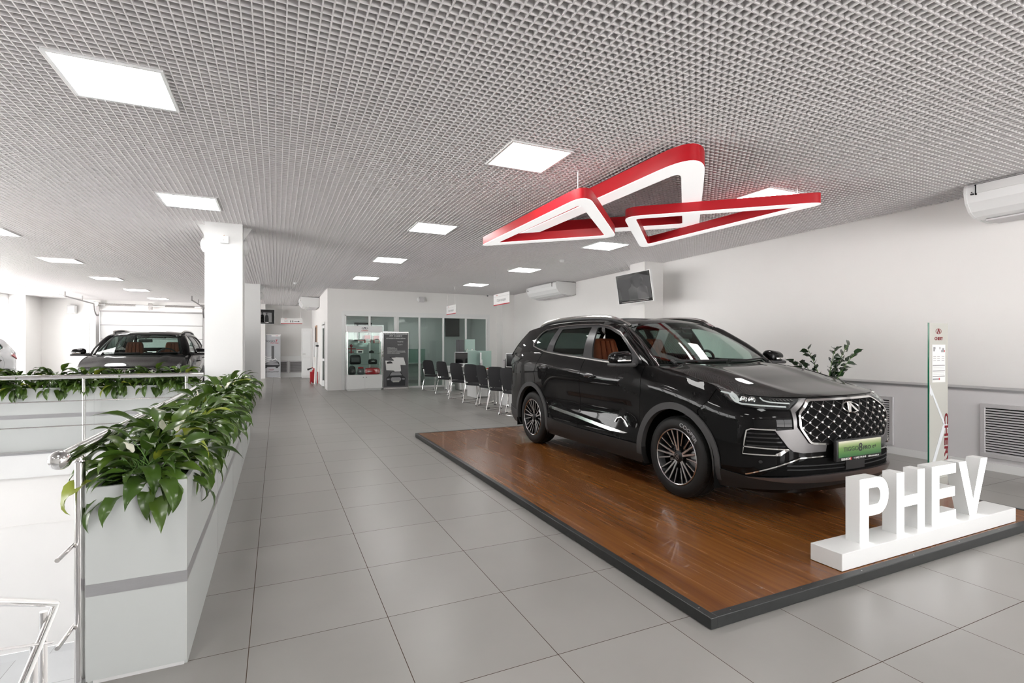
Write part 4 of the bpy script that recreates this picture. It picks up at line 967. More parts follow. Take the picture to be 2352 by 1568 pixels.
# ------------------------------------------------------------------ near planter + rail
def planter(name, label, x0, x1, y0, y1, h, st, loc0=(0, 0, 0)):
    cx, cy = (x0+x1)/2, (y0+y1)/2; t = empty(name, label, 'planter', (cx, cy, 0)); a, c, d, e = x0-cx, x1-cx, y0-cy, y1-cy; q = .018
    k = MB(); k.box(a, c, d, d+q, .02, h); k.box(a, c, e-q, e, .02, h); k.box(a, a+q, d+q, e-q, 0, h); k.box(c-q, c, d+q, e-q, 0, h)
    k.obj('casing', M['panel'], t)
    k = MB(); k.box(a+.02, c-.012, d+.012, e-.012, .0, .02); k.obj('base', M['white'], t)
    k = MB(); r_ = .0015; k.box(a-r_, c+r_, d-r_, d+.004, st[0], st[1]); k.box(c-.004, c+r_, d-r_, e, st[0], st[1]); k.box(a-r_, a+.004, d-r_, e, st[0], st[1]); k.obj('metal_strip', M['stripe'], t)
    k = MB(); k.box(a+q, c-q, d+q, e-q, .1, h-.05); k.obj('soil', M['soil'], t)
    k = MB(); L_ = max(c-a, e-d); n = int(L_/1.25)
    for i in range(1, n+1):
        if e-d > c-a: yy = d+i*1.25; k.box(c-.001, c+.0006, yy-.0012, yy+.0012, .01, h)
        else: xx = c-i*1.25; k.box(xx-.0012, xx+.0012, d-.0006, d+.001, .01, h)
    k.obj('seam', M['inkgrey'], t)
    return t
planter('long_planter', 'long white planter with a metal strip, running from the camera to the near pillar', -.688, -.345, 2.515, 8.24, .787, (.355, .403))
planter('long_planter', 'long white planter beyond the stairwell, below the parked black car', -8.2, -.94, 8.34, 8.66, .815, (.430, .482))
rl = empty('stair_railing', 'polished steel railing beside the near planter, its end cap nearest the camera', 'railing', (-.735, 2.41, 0))
k = MB(); k.tube([(0, 0, .925), (0, 5.75, .925)], .028, 24); k.obj('handrail', M['chrome'], rl, smooth=True)
k = MB(); k.lathe([(.0, -.034)]+[(.036*math.cos(R(a)), .036*math.sin(R(a))) for a in range(-70, 45, 10)]+[(.028, .032)], 32, Matrix.Rotation(R(-90), 4, 'X')); k.xf(Matrix.Translation((0, 0, .925))); k.obj('end_cap', M['chrome'], rl, smooth=True)
for i in range(5):
    k = MB(); y = .17+i*1.36; k.tube([(0.012, y, -.25), (0.012, y, .90)], .0185, 16); k.lathe([(.0185, .88), (.021, .885), (.012, .905), (.008, .925)], 16, c=(.012, y, 0)); k.tube([(.012, y, -.12), (.05, y, -.12)], .012, 8); k.obj('post', M['steel'], rl, smooth=True)
for z in (.545, .215):
    k = MB(); k.tube([(-.014, .02, z), (-.014, 5.75, z)], .0085, 12); k.obj('mid_rail', M['steel'], rl, smooth=True)
    k = MB(); k.tube([(.03, .16, z+.03), (.034, .22, z-.01), (.030, .32, z-.02)], .012, 10)
rl2 = empty('stair_railing', 'polished steel railing along the far edge of the stairwell, in front of the leaves', 'railing', (-.93, 8.21, 0))
k = MB(); k.tube([(0, 0, .955), (-7.3, 0, .955)], .030, 20); k.obj('handrail', M['steel'], rl2, smooth=True)
for x in (-1.132, -2.261, -3.39, -4.52, -5.65, -6.78):
    k = MB(); k.tube([(x+.93, 0, -.20), (x+.93, 0, .93)], .021, 16); k.tube([(x+.93, 0, -.12), (x+.93, .09, -.12)], .014, 8); k.obj('post', M['steel'], rl2, smooth=True)
for z in (.65, .335):
    k = MB(); k.tube([(0, -.02, z), (-7.3, -.02, z)], .0085, 10); k.obj('mid_rail', M['steel'], rl2, smooth=True)
# stair railing going down (lower left) with its flights
rl3 = empty('stair_railing', 'lower steel stair railing with a bent handrail at the bottom left corner', 'railing', (-1.305, 4.21, -1.25)); sl = math.tan(R(25.4))
k = MB(); k.tube([(0, -2.4, .93+2.4*sl), (0, -.03, .945), (0, 0, .93), (0, -.03, .905), (0, -2.4, .93-2.4*sl-.02)], .0225, 18); k.obj('handrail', M['chrome'], rl3, smooth=True)
for y, z0, z1 in ((-.10, -.3, .93), (-.24, -1.2, .80), (-1.3, -.1, 1.50)):
    k = MB(); k.tube([(-.03, y, z0), (-.03, y, z1)], .020, 16); k.obj('post', M['steel'], rl3, smooth=True)
for q in (.25, .55):
    k = MB(); k.tube([(0.0, -2.4, .93-q+2.4*sl), (0, -.06, .93-q+.06*sl)], .0085, 10); k.obj('mid_rail', M['steel'], rl3, smooth=True)
k = MB(); k.box(-2.9, -1.36, 4.3, 5.5, -1.4, -1.25)
for i in range(8): y = 4.3-i*.33; k.box(-2.9, -2.15, y-.33, y, -1.25+(i+1)*.156-.18, -1.25+(i+1)*.156)
for i in range(8): y = 4.3-i*.33; k.box(-2.1, -1.36, y-.33, y, -1.25-(i+1)*.156-.15, -1.25-(i+1)*.156)
S('stair_flight', k, M['tilelow'])
# ------------------------------------------------------------------ peace lilies
def leaf(mb, base, az, el, L_, w, pet, droop, roll=0., seg=8, ci=0):
    """petiole then arching blade"""
    d = Vector((math.cos(az), math.sin(az), 0)); p = Vector(base); a = el; pts = [p.copy()]
    for i in range(4): p = p+(d*math.cos(a)+Vector((0, 0, math.sin(a))))*pet/4; a -= droop*.12; pts.append(p.copy())
    mb.cur = 1; mb.tube(pts, [.0035, .003, .0026, .0024, .0022], 4, caps=False)
    side = Vector((-d.y, d.x, 0)); vs = []; fs = []
    for i in range(seg+1):
        t = i/seg; ww = w*(math.sin(PI*min(1, t**.62))**1.15)*.54+.0004 if t < 1 else .0004
        f = d*math.cos(a)+Vector((0, 0, math.sin(a))); up = side.cross(f)*-1
        sd = (side*math.cos(roll)+up*math.sin(roll)); fold = up*ww*.32; wav = up*ww*.24*math.sin(t*11+az*3)
        vs += [p-sd*ww+fold+wav, p-sd*ww*.5+fold*.36, p, p+sd*ww*.5+fold*.36, p+sd*ww+fold-wav]
        p = p+f*L_/seg; a -= droop/seg*(.6+1.1*t)
    for i in range(seg):
        for j in range(4): fs.append([i*5+j, i*5+j+1, (i+1)*5+j+1, (i+1)*5+j])
    mb.cur = ci; mb.add(vs, fs)
def lily(name, label, loc, n, sc, seed, up=.3, flowers=2, group=None, el0=(15, 85), seg=8):
    rnd = random.Random(seed); t = empty(name, label, 'plant', loc, 0, group); k = MB()
    for i in range(n):
        az = rnd.uniform(0, 2*PI); r0 = rnd.random(); el = R(el0[0]+(el0[1]-el0[0])*r0**.8); L_ = rnd.uniform(.13, .225)*sc
        leaf(k, (rnd.uniform(-.05, .05), rnd.uniform(-.05, .05), rnd.uniform(-.02, .02)), az, el, L_, L_*rnd.uniform(.23, .36), rnd.uniform(.07, .17)*sc*(.6+.7*r0), rnd.uniform(1.1, 2.3), rnd.uniform(-.5, .5), seg, 2 if rnd.random() < .07 else 0)
    k.obj('leaves', [M['green'], M['stem'], M['greenlt']], t, smooth=True, ang=180)
    if flowers:
        k = MB()
        for i in range(flowers): leaf(k, (0, 0, 0), rnd.uniform(0, 2*PI), R(rnd.uniform(60, 82)), .065*sc, .026*sc, rnd.uniform(.15, .24)*sc, .5, rnd.uniform(-1, 1), seg, 0)
        k.obj('flower', [M['spathe'], M['stem']], t, smooth=True, ang=180)
    return t
ORD = ['first', 'second', 'third', 'fourth', 'fifth', 'sixth', 'seventh', 'eighth', 'ninth', 'tenth', 'eleventh', 'twelfth', 'thirteenth', 'fourteenth', 'fifteenth', 'sixteenth', 'seventeenth', 'eighteenth', 'nineteenth', 'twentieth']
G1 = 'peace lilies in the near long planter'; G2 = 'peace lilies in the planter beyond the stairwell'
lily('peace_lily', 'large glossy peace lily hanging over the near end of the near planter', (-.52, 2.66, .745), 110, .98, 11, group=G1, flowers=1, el0=(2, 82), seg=10)
lily('peace_lily', 'second peace lily from the near end of the near planter', (-.50, 2.95, .75), 96, 1.1, 12, group=G1, flowers=2, el0=(10, 88), seg=10)
tm = [lily('peace_lily', '', (-.5, 3.3, .75), 92, 1.05, 20+i, group=G1, flowers=1, el0=(5, 88)) for i in range(3)]; index()
ys = [3.27+i*.348 for i in range(13)]
for i, y in enumerate(ys):
    t = tm[i] if i < 3 else copy_tree(tm[i % 3]); t.location = (-.50+.02*(i % 3), y, .75); t.rotation_euler = (0, 0, i*1.37)
    t['label'] = '%s peace lily from the near end of the near planter' % ORD[i+2]
tf = [lily('peace_lily', '', (-1.3, 8.48, .80), 104, 1.06, 40+i, group=G2, flowers=0, el0=(5, 95)) for i in range(3)]; index()
for i in range(20):
    x = -1.24-i*.345; t = tf[i] if i < 3 else copy_tree(tf[i % 3]); t.location = (x, 8.45, .80); t.rotation_euler = (0, 0, i*2.1); t['label'] = '%s peace lily left of the near pillar, in the planter beyond the stairwell' % ORD[i]
# zamioculcas behind the car
zz_ = empty('potted_plant', 'dark feather-leaved plant showing above the bonnet of the black car', 'plant', (6.72, 4.42, 0))
k = MB(); k.lathe([(.12, 0), (.16, .38), (.165, .40), (.15, .40), (.14, .36), (0, .36)], 24); k.obj('pot', M['white'], zz_, smooth=True)
rnd = random.Random(5)
M['zz'] = noisy(mat('dark_leaf', (.018, .045, .016), .25, coat=.3), 9, .3)
for az, H_, lean in ((2.6, 1.30, .22), (-1.0, 1.36, .24), (-1.5, 1.24, .35), (1.6, 1.12, .45), (1.9, 1.10, .25), (-.4, 1.30, .12)):
    k = MB(); P = [Vector((math.cos(az)*lean*t*t, math.sin(az)*lean*t*t, .36+(H_-.36)*t)) for t in [i/10 for i in range(11)]]
    k.cur = 1; k.tube(P, [.011-.0008*i for i in range(11)], 6)
    for i in range(5, 30):
        t = i/29; j = min(9, int(t*10)); p = P[j].lerp(P[j+1], t*10-j); leaf(k, p, az+(PI/2 if i % 2 else -PI/2)*(.8)+rnd.uniform(-.3, .3), R(rnd.uniform(15, 60)), .135, .066, .010, .5, rnd.uniform(.3, 1.3), 5, 0)
    k.obj('leaf_stalk', [M['zz'], M['stem']], zz_, smooth=True, ang=180)
# ------------------------------------------------------------------ totem
tt = empty('info_totem', 'tall narrow cream information panel with green glass edge by the right wall', 'sign', (6.10, 2.86, 0))
k = MB(); k.rbox(-.168, .172, -.004, .004, .012, 1.583, .001, 1); k.obj('panel', M['cream'], tt)
M['edgegreen'] = noisy(mat('green_glass_edge', (.01, .16, .085), .1), 4, .1)
k = MB(); k.box(-.176, -.168, -.006, .006, .012, 1.585); k.obj('glass_edge', M['edgegreen'], tt)
k = MB(); k.rbox(-.2, .2, -.16, .16, 0, .012, .003, 1); k.obj('base', M['steel'], tt)
fT = lambda x0, z0: (lambda u, v, h: (x0+u, -.0045-h, z0+v))
k = MB(); emblem(k, lambda u, v, h: (u, -.0045-h, 1.500+v), .105, .058, .002); k.obj('emblem', M['darkred'], tt)
text('CHERY', .042, fT(0, 1.425), M['darkred'], 'lettering', tt, bold=.0012, sx=1.1)
k = MB(); k.box(-.118, .118, -.0062, -.004, .985, 1.365); pp = k.obj('information_sheet', M['paper'], tt)
k = MB()
for z, a, c in ((1.33, -.10, -.06), (1.31, -.10, -.07), (1.33, .01, .03), (1.30, .04, .10), (1.32, .06, .10)): k.box(a, c, -.0068, -.006, z-.012, z+.012)
for z in (1.245, 1.225, 1.205):
    for a in (-.10, -.03, .05): k.box(a, a+.05, -.0068, -.006, z-.002, z+.002)
for z in (1.155, 1.10, 1.045): k.box(-.11, .11, -.0068, -.006, z-.005, z+.005)
for z in (1.135, 1.12, 1.08, 1.065): k.box(-.10, .10, -.0068, -.006, z-.0012, z+.0012)
k.box(-.11, -.0, -.0068, -.006, 1.01, 1.025); k.obj('sheet_print', M['inkgrey'], pp)
k = MB(); k.box(.0, .018, -.0069, -.006, 1.008, 1.03); k.box(.095, .11, -.0069, -.006, 1.29, 1.31); k.obj('sheet_mark', M['redsign'], pp)
M['totemwhite'] = noisy(mat('totem_pale_line', (.72, .75, .77), .2), 4, .02)
k = MB(); k.prism([(-.16, .97), (-.16, .88), (-.13, .85), (-.115, .86), (.085, .555), (.11, .575)], lambda u, v, h: (u, -.0045-h, v), 0, .0015)
k.prism([(.11, .58), (.172, .53), (.172, .50), (.12, .515), (-.16, -.02+.03), (-.16, .10), (.065, .53)], lambda u, v, h: (u, -.0045-h, v), 0, .0012); k.obj('graphic_line', M['totemwhite'], tt)
text('CHERY', .088, lambda u, v, h: (.135+v, -.0048-h, .40-u), M['darkred'], 'lettering', tt, bold=.002, sx=1.95)
# ------------------------------------------------------------------ air conditioners
def ac(label, x, y, L_, s=1., rz=0):
    t = empty('air_conditioner', label, 'air conditioner', (x, y, 0), rz)
    sec = [(0, 3.075), (-.60, 3.095), (-.625, 3.06), (-.628, 3.0), (-.60, 2.90), (-.53, 2.81), (-.44, 2.765), (-.30, 2.745), (-.10, 2.735), (0, 2.76)]
    k = MB(); k.prism(sec[::-1], lambda u, v, h: (u, h, v), -L_/2, L_/2); k.obj('body', M['whitegloss'], t)
    for e in (-1, 1):
        k = MB(); k.prism([(u*1.012, 2.9+(v-2.9)*1.012) for u, v in sec[::-1]], lambda u, v, h: (u, h, v), e*L_/2-.012, e*L_/2+.012); k.obj('end_cap', M['white'], t)
    k = MB(); k.box(-.637, -.62, -L_/2+.22, L_/2-.10, 2.985, 3.075); k.obj('louvre', M['white'], t)
    k = MB(); k.box(-.6335, -.60, -L_/2+.20, L_/2-.08, 3.072, 3.08); k.box(-.6335, -.60, -L_/2+.20, -L_/2+.212, 2.97, 3.08); k.box(-.6335, -.60, L_/2-.10, L_/2-.088, 2.97, 3.08); k.obj('air_slot', M['mattblack'], t)
    k = MB(); k.box(-.640, -.60, L_/2-.075, L_/2-.05, 2.975, 2.99); k.box(-.638, -.60, L_/2-.065, L_/2-.055, 3.0, 3.008); k.obj('receiver_window', M['black'], t)
    k = MB(); k.box(-.34, -.06, -L_/2+.06, L_/2-.06, 2.728, 2.745); k.obj('intake_grille', M['grillegrey'], t)
    return t
ac('long white air conditioner under the ceiling at the upper right photo edge', 7.445, 2.10, 1.70)
ac('white air conditioner under the ceiling left of the black screen', 7.445, 12.68, 1.72)
ac('small-looking white air conditioner at the hallway corner', 1.40, 20.1, 1.6)
# ------------------------------------------------------------------ screens
def screen(name, label, corners, arm, figs, group=None):
    """corners TL,TR,BR,BL (3D)"""
    tl, tr, br, bl = [Vector(c) for c in corners]; c = (tl+tr+br+bl)/4; ux = (tr-tl).normalized(); uz = (tl-bl); uz = (uz-ux*uz.dot(ux)).normalized(); n = ux.cross(uz); W_ = (tr-tl).length; H_ = (tl-bl).length
    t = empty(name, label, 'screen', c[:], 0, group); f3 = lambda u, v, h: tuple(ux*u+uz*v+n*h)
    q = [(-W_/2, -H_/2), (W_/2, -H_/2), (W_/2, H_/2), (-W_/2, H_/2)]
    k = MB(); k.prism(q, f3, -.04, 0); k.obj('bezel', M['whitegloss'], t, recalc=True)
    k = MB(); k.prism([(a*.975, b_*.965) for a, b_ in q], f3, 0, .002); k.obj('display', M['blackgloss'], t, recalc=True)
    for col, polys in figs:
        k = MB()
        for p in polys: k.prism([(a*W_/2, b_*H_/2) for a, b_ in p], f3, .002, .003)
        k.obj('picture', col, t, recalc=True)
    k = MB(); a = Vector(arm)-c; k.tube([tuple(-n*.04), tuple(a)], .025, 8); k.rbox(-.1, .1, -.1, .1, -.1, .1, .01, 1) if False else None; k.obj('mounting_arm', M['white'], t)
    return t
def person_poly(cx, sc, top=.5):
    hd = [(cx+.09*sc*math.cos(a), top+.16*sc*math.sin(a)) for a in [i*PI/6 for i in range(12)]]
    bd = [(cx-.24*sc, -.80), (cx-.22*sc, top-.42*sc), (cx-.06*sc, top-.26*sc), (cx-.05*sc, top-.12*sc), (cx+.05*sc, top-.12*sc), (cx+.06*sc, top-.26*sc), (cx+.22*sc, top-.42*sc), (cx+.26*sc, -.80)]
    return [hd, bd]
g1 = image_mat('screen_picture_grey', (.17, .17, .17), .12); g2 = image_mat('screen_picture_dark', (.05, .05, .052), .12); g3 = image_mat('screen_picture_light', (.32, .31, .31), .15)
screen('wall_screen', 'tilted black screen showing two grey figures, on the right-hand pillar', [(6.50, 8.742, 2.821), (6.50, 7.666, 2.819), (6.60, 7.721, 2.229), (6.60, 8.801, 2.225)], (7.0, 8.6, 2.55),
       [(g2, [[(-.95, -.78), (.95, -.78), (.95, .62), (.4, .86), (-.4, .62), (-.95, .70)]]), (g1, person_poly(-.05, 1.15, .42)), (g3, person_poly(.48, 1.25, .46)), (g1, [[(-.97, -.7), (-.75, -.7), (-.80, 0), (-.97, .1)]]), (g3, [[(-.8, -.90), (.75, -.90), (.75, -.87), (-.8, -.87)]])])
screen('wall_screen', 'small black-and-white screen on the hallway back wall', [(-.80, 23.15, 2.87), (-.07, 23.15, 2.87), (-.07, 23.15, 2.26), (-.80, 23.15, 2.26)], (-.6, 23.4, 2.6),
       [(g1, [[(-.9, -.75), (.7, -.75), (.7, .55), (-.9, .6)]]), (M['mattblack'], person_poly(-.25, .8, .5)), (M['paper'], person_poly(.2, .8, .45)), (g3, [[(-.6, -.86), (.4, -.86), (.4, -.83), (-.6, -.83)]])])
# ------------------------------------------------------------------ hanging signs
def hang_sign(label, x, y0, y1, z0, z1):
    t = empty('hanging_sign', label, 'sign', (x, (y0+y1)/2, z0), 0, 'hanging sales signs'); w = (y1-y0)/2; h = z1-z0
    k = MB(); k.rbox(-.006, .006, -w, w, 0, h, .002, 1); k.obj('board', M['paper'], t)
    k = MB(); k.box(-.0075, .0075, -w, w, 0, .022); k.obj('red_band', M['redsign'], t)
    k = MB(); k.box(-.007, -.006, -w, w, h*.74, h*.75); k.obj('rule', M['inkgrey'], t)
    text('Отдел продаж', .085, lambda u, v, q: (-.0065-q, -u, h*.42+v), M['inkgrey'], 'lettering', t, ext=.0004, sx=.85)
    text('CHERY', .03, lambda u, v, q: (-.0065-q, w*.55-u, h*.87+v), M['redsign'], 'lettering', t, ext=.0004)
    for s in (-1, 1):
        k = MB(); k.tube([(0, s*w*.8, h), (0, s*w*.8, CE-z0+.01)], .0015, 5); k.obj('wire', M['steel'], t)
    return t
hang_sign('white hanging sales sign with a red band, the nearer one by the corner', 4.70, 10.18, 11.08, 2.30, 2.565)
hang_sign('white hanging sales sign with a red band, the farther one before the office glass', 4.70, 13.88, 14.74, 2.29, 2.555)
t = empty('direction_sign', 'white toilet direction sign with a black arrow over the hallway', 'sign', (.552, 22.0, 2.24))
k = MB(); k.rbox(-.393, .393, -.01, .01, 0, .225, .003, 1); k.obj('board', M['paper'], t)
k = MB(); k.box(-.393, .393, -.012, .012, 0, .026); k.obj('red_band', M['redsign'], t)
fS = lambda x0, z0: (lambda u, v, h: (x0+u, -.0115-h, z0+v))
text('WC', .08, fS(-.20, .10), M['inkgrey'], 'lettering', t); text('CHERY', .03, fS(-.22, .195), M['redsign'], 'lettering', t)
k = MB(); k.box(-.393, .393, -.0112, -.01, .168, .172); k.obj('rule', M['inkgrey'], t)
k = MB(); k.prism([(.10, .09), (.24, .095), (.24, .075), (.31, .102), (.24, .13), (.24, .11), (.10, .112)], lambda u, v, h: (u, -.0105-h, v), 0, .001)
for cx in (-.03, .045): k.prism([(cx+.013*math.cos(a), .137+.013*math.sin(a)) for a in [i*PI/5 for i in range(10)]], lambda u, v, h: (u, -.0105-h, v), 0, .001); k.prism([(cx-.006, .05), (cx+.006, .05), (cx+.02, .12), (cx-.02, .12)], lambda u, v, h: (u, -.0105-h, v), 0, .001)
k.obj('pictogram', M['ink'], t, recalc=True)
for s in (-1, 1):
    k = MB(); k.tube([(s*.33, 0, .225), (s*.33, 0, CE-2.24+.01)], .0015, 5); k.obj('wire', M['steel'], t)
# ------------------------------------------------------------------ small ceiling and wall fittings
def simple(name, label, cat, mb, m, group=None, **k): return tag(mb.obj(name, m, **k), label, cat, group)
for lb, x, y in (('round white smoke detector on the ceiling above the screen pillar', 5.31, 8.95), ('round white smoke detector on the ceiling over the hallway mouth', .485, 15.2)):
    t = empty('smoke_detector', lb, 'smoke detector', (x, y, CE), 0, 'smoke detectors'); k = MB(); k.lathe([(.0, -.055), (.035, -.05), (.05, -.03), (.055, -.012)], 24); k.obj('sensor', M['white'], t, smooth=True); k = MB(); k.lathe([(.055, -.015), (.06, 0), (.0, 0)], 24); k.obj('base', M['whitegloss'], t, smooth=True)
t = empty('wall_sounder', 'grey alarm box with a white half-round front on the office wall', 'alarm', (4.29, 16.25, 2.79)); k = MB(); k.rbox(-.07, .10, -.12, 0, 0, .16, .01, 2); k.obj('housing', M['grillegrey'], t)
k = MB(); k.lathe([(.078, 0), (.070, .03), (.04, .055), (0, .062)], 20, Matrix.Rotation(R(-90), 4, 'Y')); k.xf(Matrix.Translation((-.07, -.07, .08))); k.obj('front_cap', M['white'], t, smooth=True)
def disc_speaker(label, x, y, s, z=2.80):
    t = empty('ceiling_speaker', label, 'speaker', (x, y, z), 0, 'round speakers on the pillars')
    k = MB(); Q = Matrix.Rotation(R(90)*s, 4, 'Y'); k.lathe([(.11, 0), (.115, .02), (.10, .05), (.05, .075), (0, .08)], 28, Q); k.obj('dome', M['white'], t, smooth=True)
    k = MB(); k.prism([(0, .30), (.12*s, .30), (0, .10)], lambda u, v, h: (u, h, v), -.02, .02); k.obj('bracket', M['white'], t, recalc=True)
    k = MB(); k.tube([(.03*s, 0, .1), (.05*s, 0, .25)], .006, 6); k.obj('cable', M['paper'], t); return t
disc_speaker('round white speaker on the left face of the near pillar', -.922, 8.52, -1, 2.82); disc_speaker('round white speaker on the right face of the near pillar', -.446, 8.52, 1, 2.82)
disc_speaker('round white speaker on the right face of the far pillar', -.416, 16.2, 1, 2.80)
t = empty('wall_sensor', 'small cream call box high on the near pillar', 'sensor', (-.674, 8.26, 2.868)); k = MB(); k.rbox(-.055, .055, -.045, 0, -.052, .052, .006, 2); k.obj('housing', M['whitegloss'], t); k = MB(); k.lathe([(.018, 0), (.018, .006), (.012, .008), (0, .004)], 16, Matrix.Rotation(R(90), 4, 'X')); k.xf(Matrix.Translation((-.01, -.045, 0))); k.obj('button', M['white'], t); k = MB(); k.lathe([(.006, 0), (.006, .012), (0, .014)], 8, c=(-.005, -.02, .052)); k.obj('lamp_tip', M['lightwood'], t)
for lb, x, y in (('tiny dark camera under the ceiling at the office corner', 6.6, 16.1), ('tiny dark camera under the hallway ceiling end', 1.05, 23.3)):
    t = empty('ceiling_camera', lb, 'camera', (x, y, CE), 0, 'small ceiling cameras'); k = MB(); k.lathe([(.05, 0), (.05, -.02), (.03, -.025)], 16); k.obj('mount', M['white'], t); k = MB(); k.lathe([(.03, -.02), (.03, -.035), (.015, -.05), (0, -.052)], 16); k.obj('dome', M['black'], t)
t = empty('wall_speaker', 'white box speaker on the wall left of the garage door', 'speaker', (-6.9, 23.98, 2.72)); k = MB(); k.rbox(-.16, .10, -.2, 0, -.15, .15, .02, 2); k.obj('box', M['white'], t); k = MB(); k.rbox(-.14, .08, -.21, -.2, -.12, .12, .01, 1); k.obj('front_grille', M['grillegrey'], t)
# ------------------------------------------------------------------ showcase and its goods
sc = empty('display_cabinet', 'white and glass display cabinet with a logo header by the office glass', 'cabinet', (2.46, 15.88, 0)); w = .53
k = MB(); k.rbox(-w, w, 0, .34, .04, .475, .003, 1); k.rbox(-w, w, 0, .34, 1.78, 1.965, .003, 1); k.box(-w+.03, w-.03, .02, .32, 0, .04); k.obj('carcass', M['white'], sc)
for s in (-1, 1):
    k = MB(); k.rbox(min(0, s*(w-.004))+.002, max(0, s*(w-.004))-.002, -.012, 0, .05, .465, .002, 1); d = k.obj('door', M['white'], sc)
    k = MB(); k.lathe([(.009, 0), (.011, .01), (.0, .012)], 12, Matrix.Rotation(R(90), 4, 'X')); k.xf(Matrix.Translation((s*.05, -.012, .40))); k.obj('knob', M['black'], d)
for x in (-w+.015, w-.015):
    for y in (.015, .325):
        k = MB(); k.box(x-.013, x+.013, y-.013, y+.013, .475, 1.78); k.obj('post', M['steel'], sc)
k = MB(); k.box(-w+.02, w-.02, .004, .008, .475, 1.78); k.box(-w+.004, -w+.008, .02, .32, .475, 1.78); k.box(w-.008, w-.004, .02, .32, .475, 1.78); k.obj('pane', M['glass'], sc)
for z in (.79, 1.13, 1.44):
    k = MB(); k.box(-w+.02, w-.02, .02, .32, z-.004, z+.004); k.obj('shelf', M['glass'], sc)
k = MB(); emblem(k, lambda u, v, h: (u, -.0005-h, 1.895+v), .19, .065, .002); k.obj('emblem', M['ink'], sc)
text('CHERY', .05, lambda u, v, h: (u, -.0005-h, 1.825+v), M['redsign'], 'lettering', sc, bold=.001, sx=1.3)
def sbox(name, label, cat, x, z, wd, hh, dp, m, y=15.98, art=None, group=None):
    t = empty(name, label, cat, (2.46+x, y, z+.004), 0, group); k = MB(); k.rbox(-wd/2, wd/2, 0, dp, 0, hh, .004, 1); k.obj('carton', m, t)
    k = MB(); k.box(-wd*.28, wd*.32, -.002, 0, hh*.14, hh*.55); k.obj('product_picture', M['ink'], t)
    k = MB(); k.box(-wd/2, wd/2, -.0025, -.0005, hh*.84, hh); k.obj('red_stripe', M['redsign'], t); return t
sbox('accessory_box', 'small white box with a red stripe on the top shelf of the cabinet', 'box', -.10, 1.44, .17, .09, .08, M['paper'])
sbox('accessory_box', 'tall red box with white front, middle of the top cabinet shelf', 'box', .10, 1.44, .17, .24, .08, M['redsign']); sbox('accessory_box', 'tall red and cream box at the right of the top cabinet shelf', 'box', .37, 1.44, .17, .23, .08, M['redsign'])
k = MB(); k.box(2.475+.02, 2.475+.15, 15.968, 15.972, 1.45, 1.56); simple('price_card', 'white card leaning on the middle red box', 'card', k, M['paper'])
k = MB(); k.box(2.745+.02, 2.745+.15, 15.968, 15.972, 1.45, 1.55); simple('price_card', 'cream card leaning on the right red box', 'card', k, M['cream'])
sbox('accessory_box', 'white box with a dark picture on the second cabinet shelf', 'box', -.13, 1.13, .20, .12, .08, M['paper'])
k = MB(); k.rbox(2.46+.15, 2.46+.30, 16.0, 16.08, 1.134, 1.20, .02, 2); k.rbox(2.46+.19, 2.46+.26, 16.0, 16.06, 1.19, 1.22, .01, 2); simple('dash_camera', 'small black gadget on the second cabinet shelf', 'gadget', k, M['black'], smooth=True)
def bag(label, x, z, wd, hh, dp, m, m2, top=.8):
    t = empty('bag', label, 'bag', (2.46+x, 16.03, z+.004)); k = MB(); k.rbox(-wd/2, wd/2, -dp/2, dp/2, 0, hh, min(dp, hh)*.35, 4)
    for i, v in enumerate(k.v): k.v[i] = (v[0]*(1-(1-top)*v[2]/hh), v[1]*(1-.3*v[2]/hh), v[2])
    k.obj('body', m, t, smooth=True); k = MB(); k.rbox(-wd*.32*top-.02, wd*.32*top+.02, -dp/2-.004, -dp/2+.03, hh*.25, hh*.75, .012, 3); k.obj('front_pocket', m2, t, smooth=True)
    k = MB(); k.tube([(-wd*.15, 0, hh-.01), (-wd*.1, 0, hh+.025), (wd*.1, 0, hh+.025), (wd*.15, 0, hh-.01)], .006, 6); k.obj('handle', m2, t); return t
bag('grey trunk organiser bag on the third cabinet shelf', -.27, .79, .37, .29, .20, M['black'], M['bagray'], .85)
bag('black neck pillow with a white logo on the third cabinet shelf', .26, .79, .28, .15, .12, M['black'], M['black'], .9)
k = MB(); emblem(k, lambda u, v, h: (2.46+.26+u, 15.960-h, .885+v), .12, .035, .001); simple('pillow_logo', 'white winged logo on the black cabinet pillow', 'logo', k, M['paper'])
bag('red emergency kit bag with white lettering at the cabinet bottom right', .25, .475, .46, .20, .18, M['redsign'], M['redsign'], .97)
o = text('CHERY', .05, lambda u, v, h: (2.46+.16+u, 15.925-h, .575+v), M['paper'], 'bag_lettering', None); tag(o, 'white lettering on the red kit bag in the cabinet', 'lettering')
bag('grey cap-shaped bag with a red top at the cabinet bottom', -.10, .475, .24, .21, .18, M['bagray'], M['bagray'], .7)
bag('dark folded bag at the bottom left of the cabinet', -.36, .475, .24, .26, .20, M['black'], M['cabin'], .8)
k = MB(); k.rbox(2.28, 2.44, 15.97, 16.10, .665, .705, .018, 3); simple('red_cap', 'red cap on the grey bag in the cabinet', 'cap', k, M['red'], smooth=True)
rt = empty('model_rocket', 'dark red toy plane model at the upper left of the cabinet', 'toy', (2.08, 16.05, 1.134)); k = MB(); k.tube([(0, 0, 0), (0, 0, .22)], .02, 8); k.rbox(-.12, .14, -.03, .03, .12, .15, .01, 2); k.rbox(-.08, .08, -.03, .03, .02, .05, .01, 2); k.obj('fuselage', M['darkred'], rt, smooth=True); k = MB(); k.lathe([(.04, .20), (.06, .23), (.02, .27), (0, .28)], 12); k.obj('nose', M['darkred'], rt, smooth=True)
